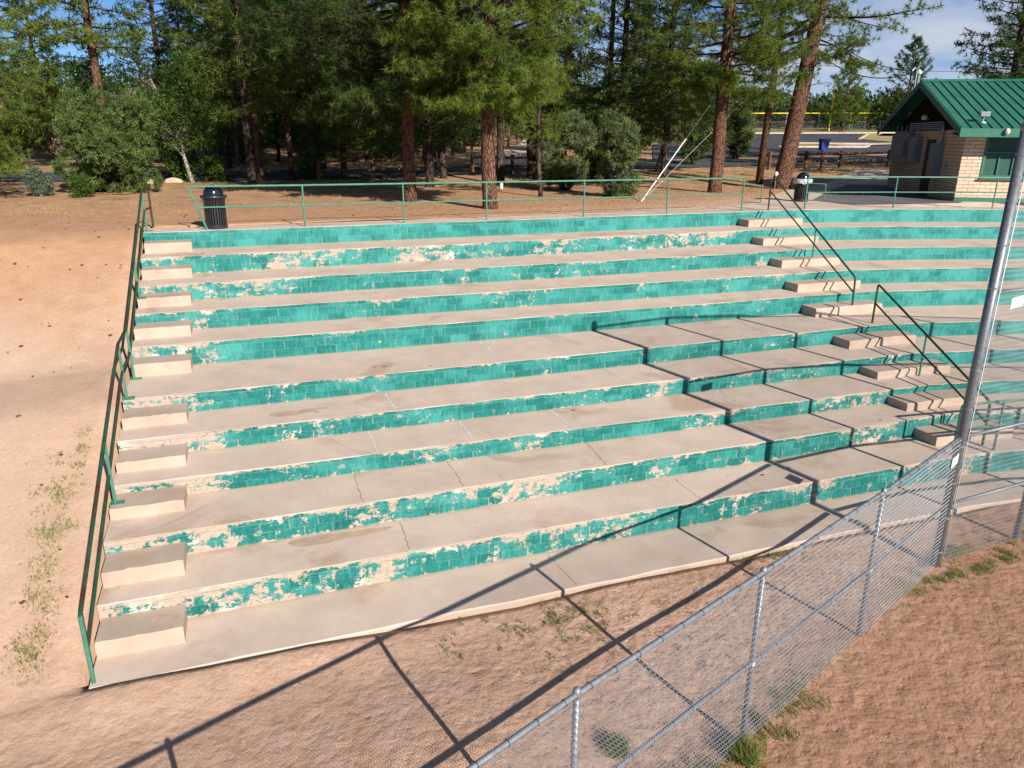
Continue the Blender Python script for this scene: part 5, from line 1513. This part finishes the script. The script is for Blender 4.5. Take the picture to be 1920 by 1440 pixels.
wire((26.6, 34.2, 14.0), (75, 42, 17.5), .6, 'long cable running off to the right high across the cloudy sky', G, .02)
wire((60, 90, 16.5), (110, 80, 15.5), .8, 'distant thin cable low over the ball field', G, .03)
gw = thing('guy_wire', (14.63, 26.1, 3.98), 'white plastic guard on a guy wire slanting up from the ground by the juniper', 'guy wire', 'guy wires')
a = Vector((14.63, 26.1, 3.9)); b = Vector((26.5, 34.15, 12.7)); a2 = Vector((14.7, 26.15, 3.95)); b2 = Vector((26.4, 34.1, 9.6))
mb = MB(); mb.tube([a, a.lerp(b, .27)], .024, 7); under(mb.obj('guard', MAT['white'], gw))
mb = MB(); mb.tube([a, b], .007, 5); under(mb.obj('wire', MAT['galv'], gw))
gw2 = thing('guy_wire', (14.7, 26.15, 3.98), 'thin bare guy wire rising right of the white guard', 'guy wire', 'guy wires')
mb = MB(); mb.tube([a2, b2], .006, 5); under(mb.obj('wire', MAT['lightgrey'], gw2))

# ------------------------------------------------------------------ ball field fence with yellow cap, foul pole
yp = [(62, 90.0), (70.66, 91.2), (84, 91.7), (96.5, 92.0), (112, 92.0)]
t = thing('ballfield_fence', (84, 91, gz(84, 91)), 'distant chain link ball field fence with a yellow top cap', 'fence')
mb = MB(); mb.tube([(x, y, gz(x, y) + 2.35) for x, y in yp], .065, 8); under(mb.obj('top_cap', MAT['yellow'], t))
mb = MB(); mb.tube([(x, y, gz(x, y) + 1.2) for x, y in yp], .05, 6); mb.tube([(x, y, gz(x, y) + .12) for x, y in yp], .05, 6); under(mb.obj('rail', MAT['wood'], t))
Vw = MB()
for i in range(18):
    x = 62 + i * 2.9; y = np.interp(x, [p[0] for p in yp], [p[1] for p in yp]); z = gz(x, y)
    mb = MB(); mb.tube([(x, y, z), (x, y, z + 2.35)], .075, 6); under(mb.obj('post', MAT['wood'] if i % 2 else MAT['galv'], t))
for i in range(330):
    x = 62 + i * .152; y = float(np.interp(x, [p[0] for p in yp], [p[1] for p in yp])); z = gz(x, y)
    Vw.tube([(x, y, z), (x + .6, y, z + 1.2), (x, y, z + 2.3)], .006, 3, False)
under(Vw.obj('wire_mesh', MAT['pole'], t))
mb = MB(); mb.tube([(80.6, 90.6, gz(80.6, 90.6)), (80.6, 90.6, gz(80.6, 90.6) + 7.6)], .09, 8)
tag(mb.obj('foul_pole', MAT['yellow']), 'tall thin yellow foul pole at the ball field fence', 'pole')
# kerbs of the parking lot
def kerb(pts, label):
    mb = MB()
    for a, b in zip(pts[:-1], pts[1:]):
        d = Vector((b[0] - a[0], b[1] - a[1], 0)).normalized(); nn = Vector((-d.y, d.x, 0)) * .14
        A_ = (a[0], a[1], gz(*a)); B_ = (b[0], b[1], gz(*b))
        mb.prism([A_, B_, (B_[0], B_[1], B_[2] + .18), (A_[0], A_[1], A_[2] + .18)], nn * -1, nn)
    o = mb.obj('kerb', MAT['concrete']); tag(o, kind='structure')
kerb([(47.5, 59.4), (53, 64.1), (60, 61.3), (55.5, 57.3), (47.5, 59.4)], '')
kerb([(66, 69.2), (80, 82.2)], ''); kerb([(58, 84.7), (90, 80.3)], '')

# ------------------------------------------------------------------ pickup behind the juniper
def pickup(x, y, rz, label):
    z = gz(x, y) + .05
    t = thing('pickup_truck', (x, y, z), label, 'pickup truck')
    ca, sa = math.cos(rz), math.sin(rz)
    def Q(u, v, w): return (x + u * ca - v * sa, y + u * sa + v * ca, z + w)
    def prof(poly, hw, name, mat, bev=0):
        mb = MB(); n = len(poly)
        L = [Q(u, -hw, w) for u, w in poly]; Rr = [Q(u, hw, w) for u, w in poly]
        mb.add(L + Rr, [tuple(range(n)), tuple(range(2 * n - 1, n - 1, -1))] + [(i, (i + 1) % n, n + (i + 1) % n, n + i) for i in range(n)])
        return under(mb.obj(name, mat, t))
    prof([(-2.7, .45), (-2.7, 1.15), (-.6, 1.15), (-.6, 1.2), (1.0, 1.2), (1.15, 1.12), (2.6, 1.0), (2.7, .9), (2.7, .45)], .95, 'body', MAT['maroon'])
    prof([(-.62, 1.19), (-.45, 1.78), (.75, 1.78), (1.35, 1.17)], .86, 'cab', MAT['maroon'])
    prof([(-.50, 1.24), (-.38, 1.72), (.68, 1.72), (1.16, 1.24)], .875, 'window', MAT['glass'])
    for u in (-1.7, 1.75):
        for v in (-.86, .86):
            mb = MB(); mb.tube([Q(u, v - .12, .38), Q(u, v + .12, .38)], .38, 20); w_ = under(mb.obj('wheel', MAT['rubber'], t))
            mb = MB(); mb.tube([Q(u, v - .13, .38), Q(u, v + .13, .38)], .21, 14); mb.obj('rim', MAT['chrome'], w_)
    mb = MB(); mb.prism([Q(2.72, -.95, .42), Q(2.72, .95, .42), Q(2.72, .95, .62), Q(2.72, -.95, .62)], (0, 0, 0), (ca * .12, sa * .12, 0)); under(mb.obj('bumper', MAT['chrome'], t))
    for v in (-.72, .72):
        mb = MB(); mb.prism([Q(2.70, v - .16, .75), Q(2.70, v + .16, .75), Q(2.70, v + .16, .92), Q(2.70, v - .16, .92)], (0, 0, 0), (ca * .03, sa * .03, 0)); under(mb.obj('headlight', MAT['lightgrey'], t))
pickup(-6.9, 53.6, -.75, 'maroon pickup truck mostly hidden behind the big round juniper')
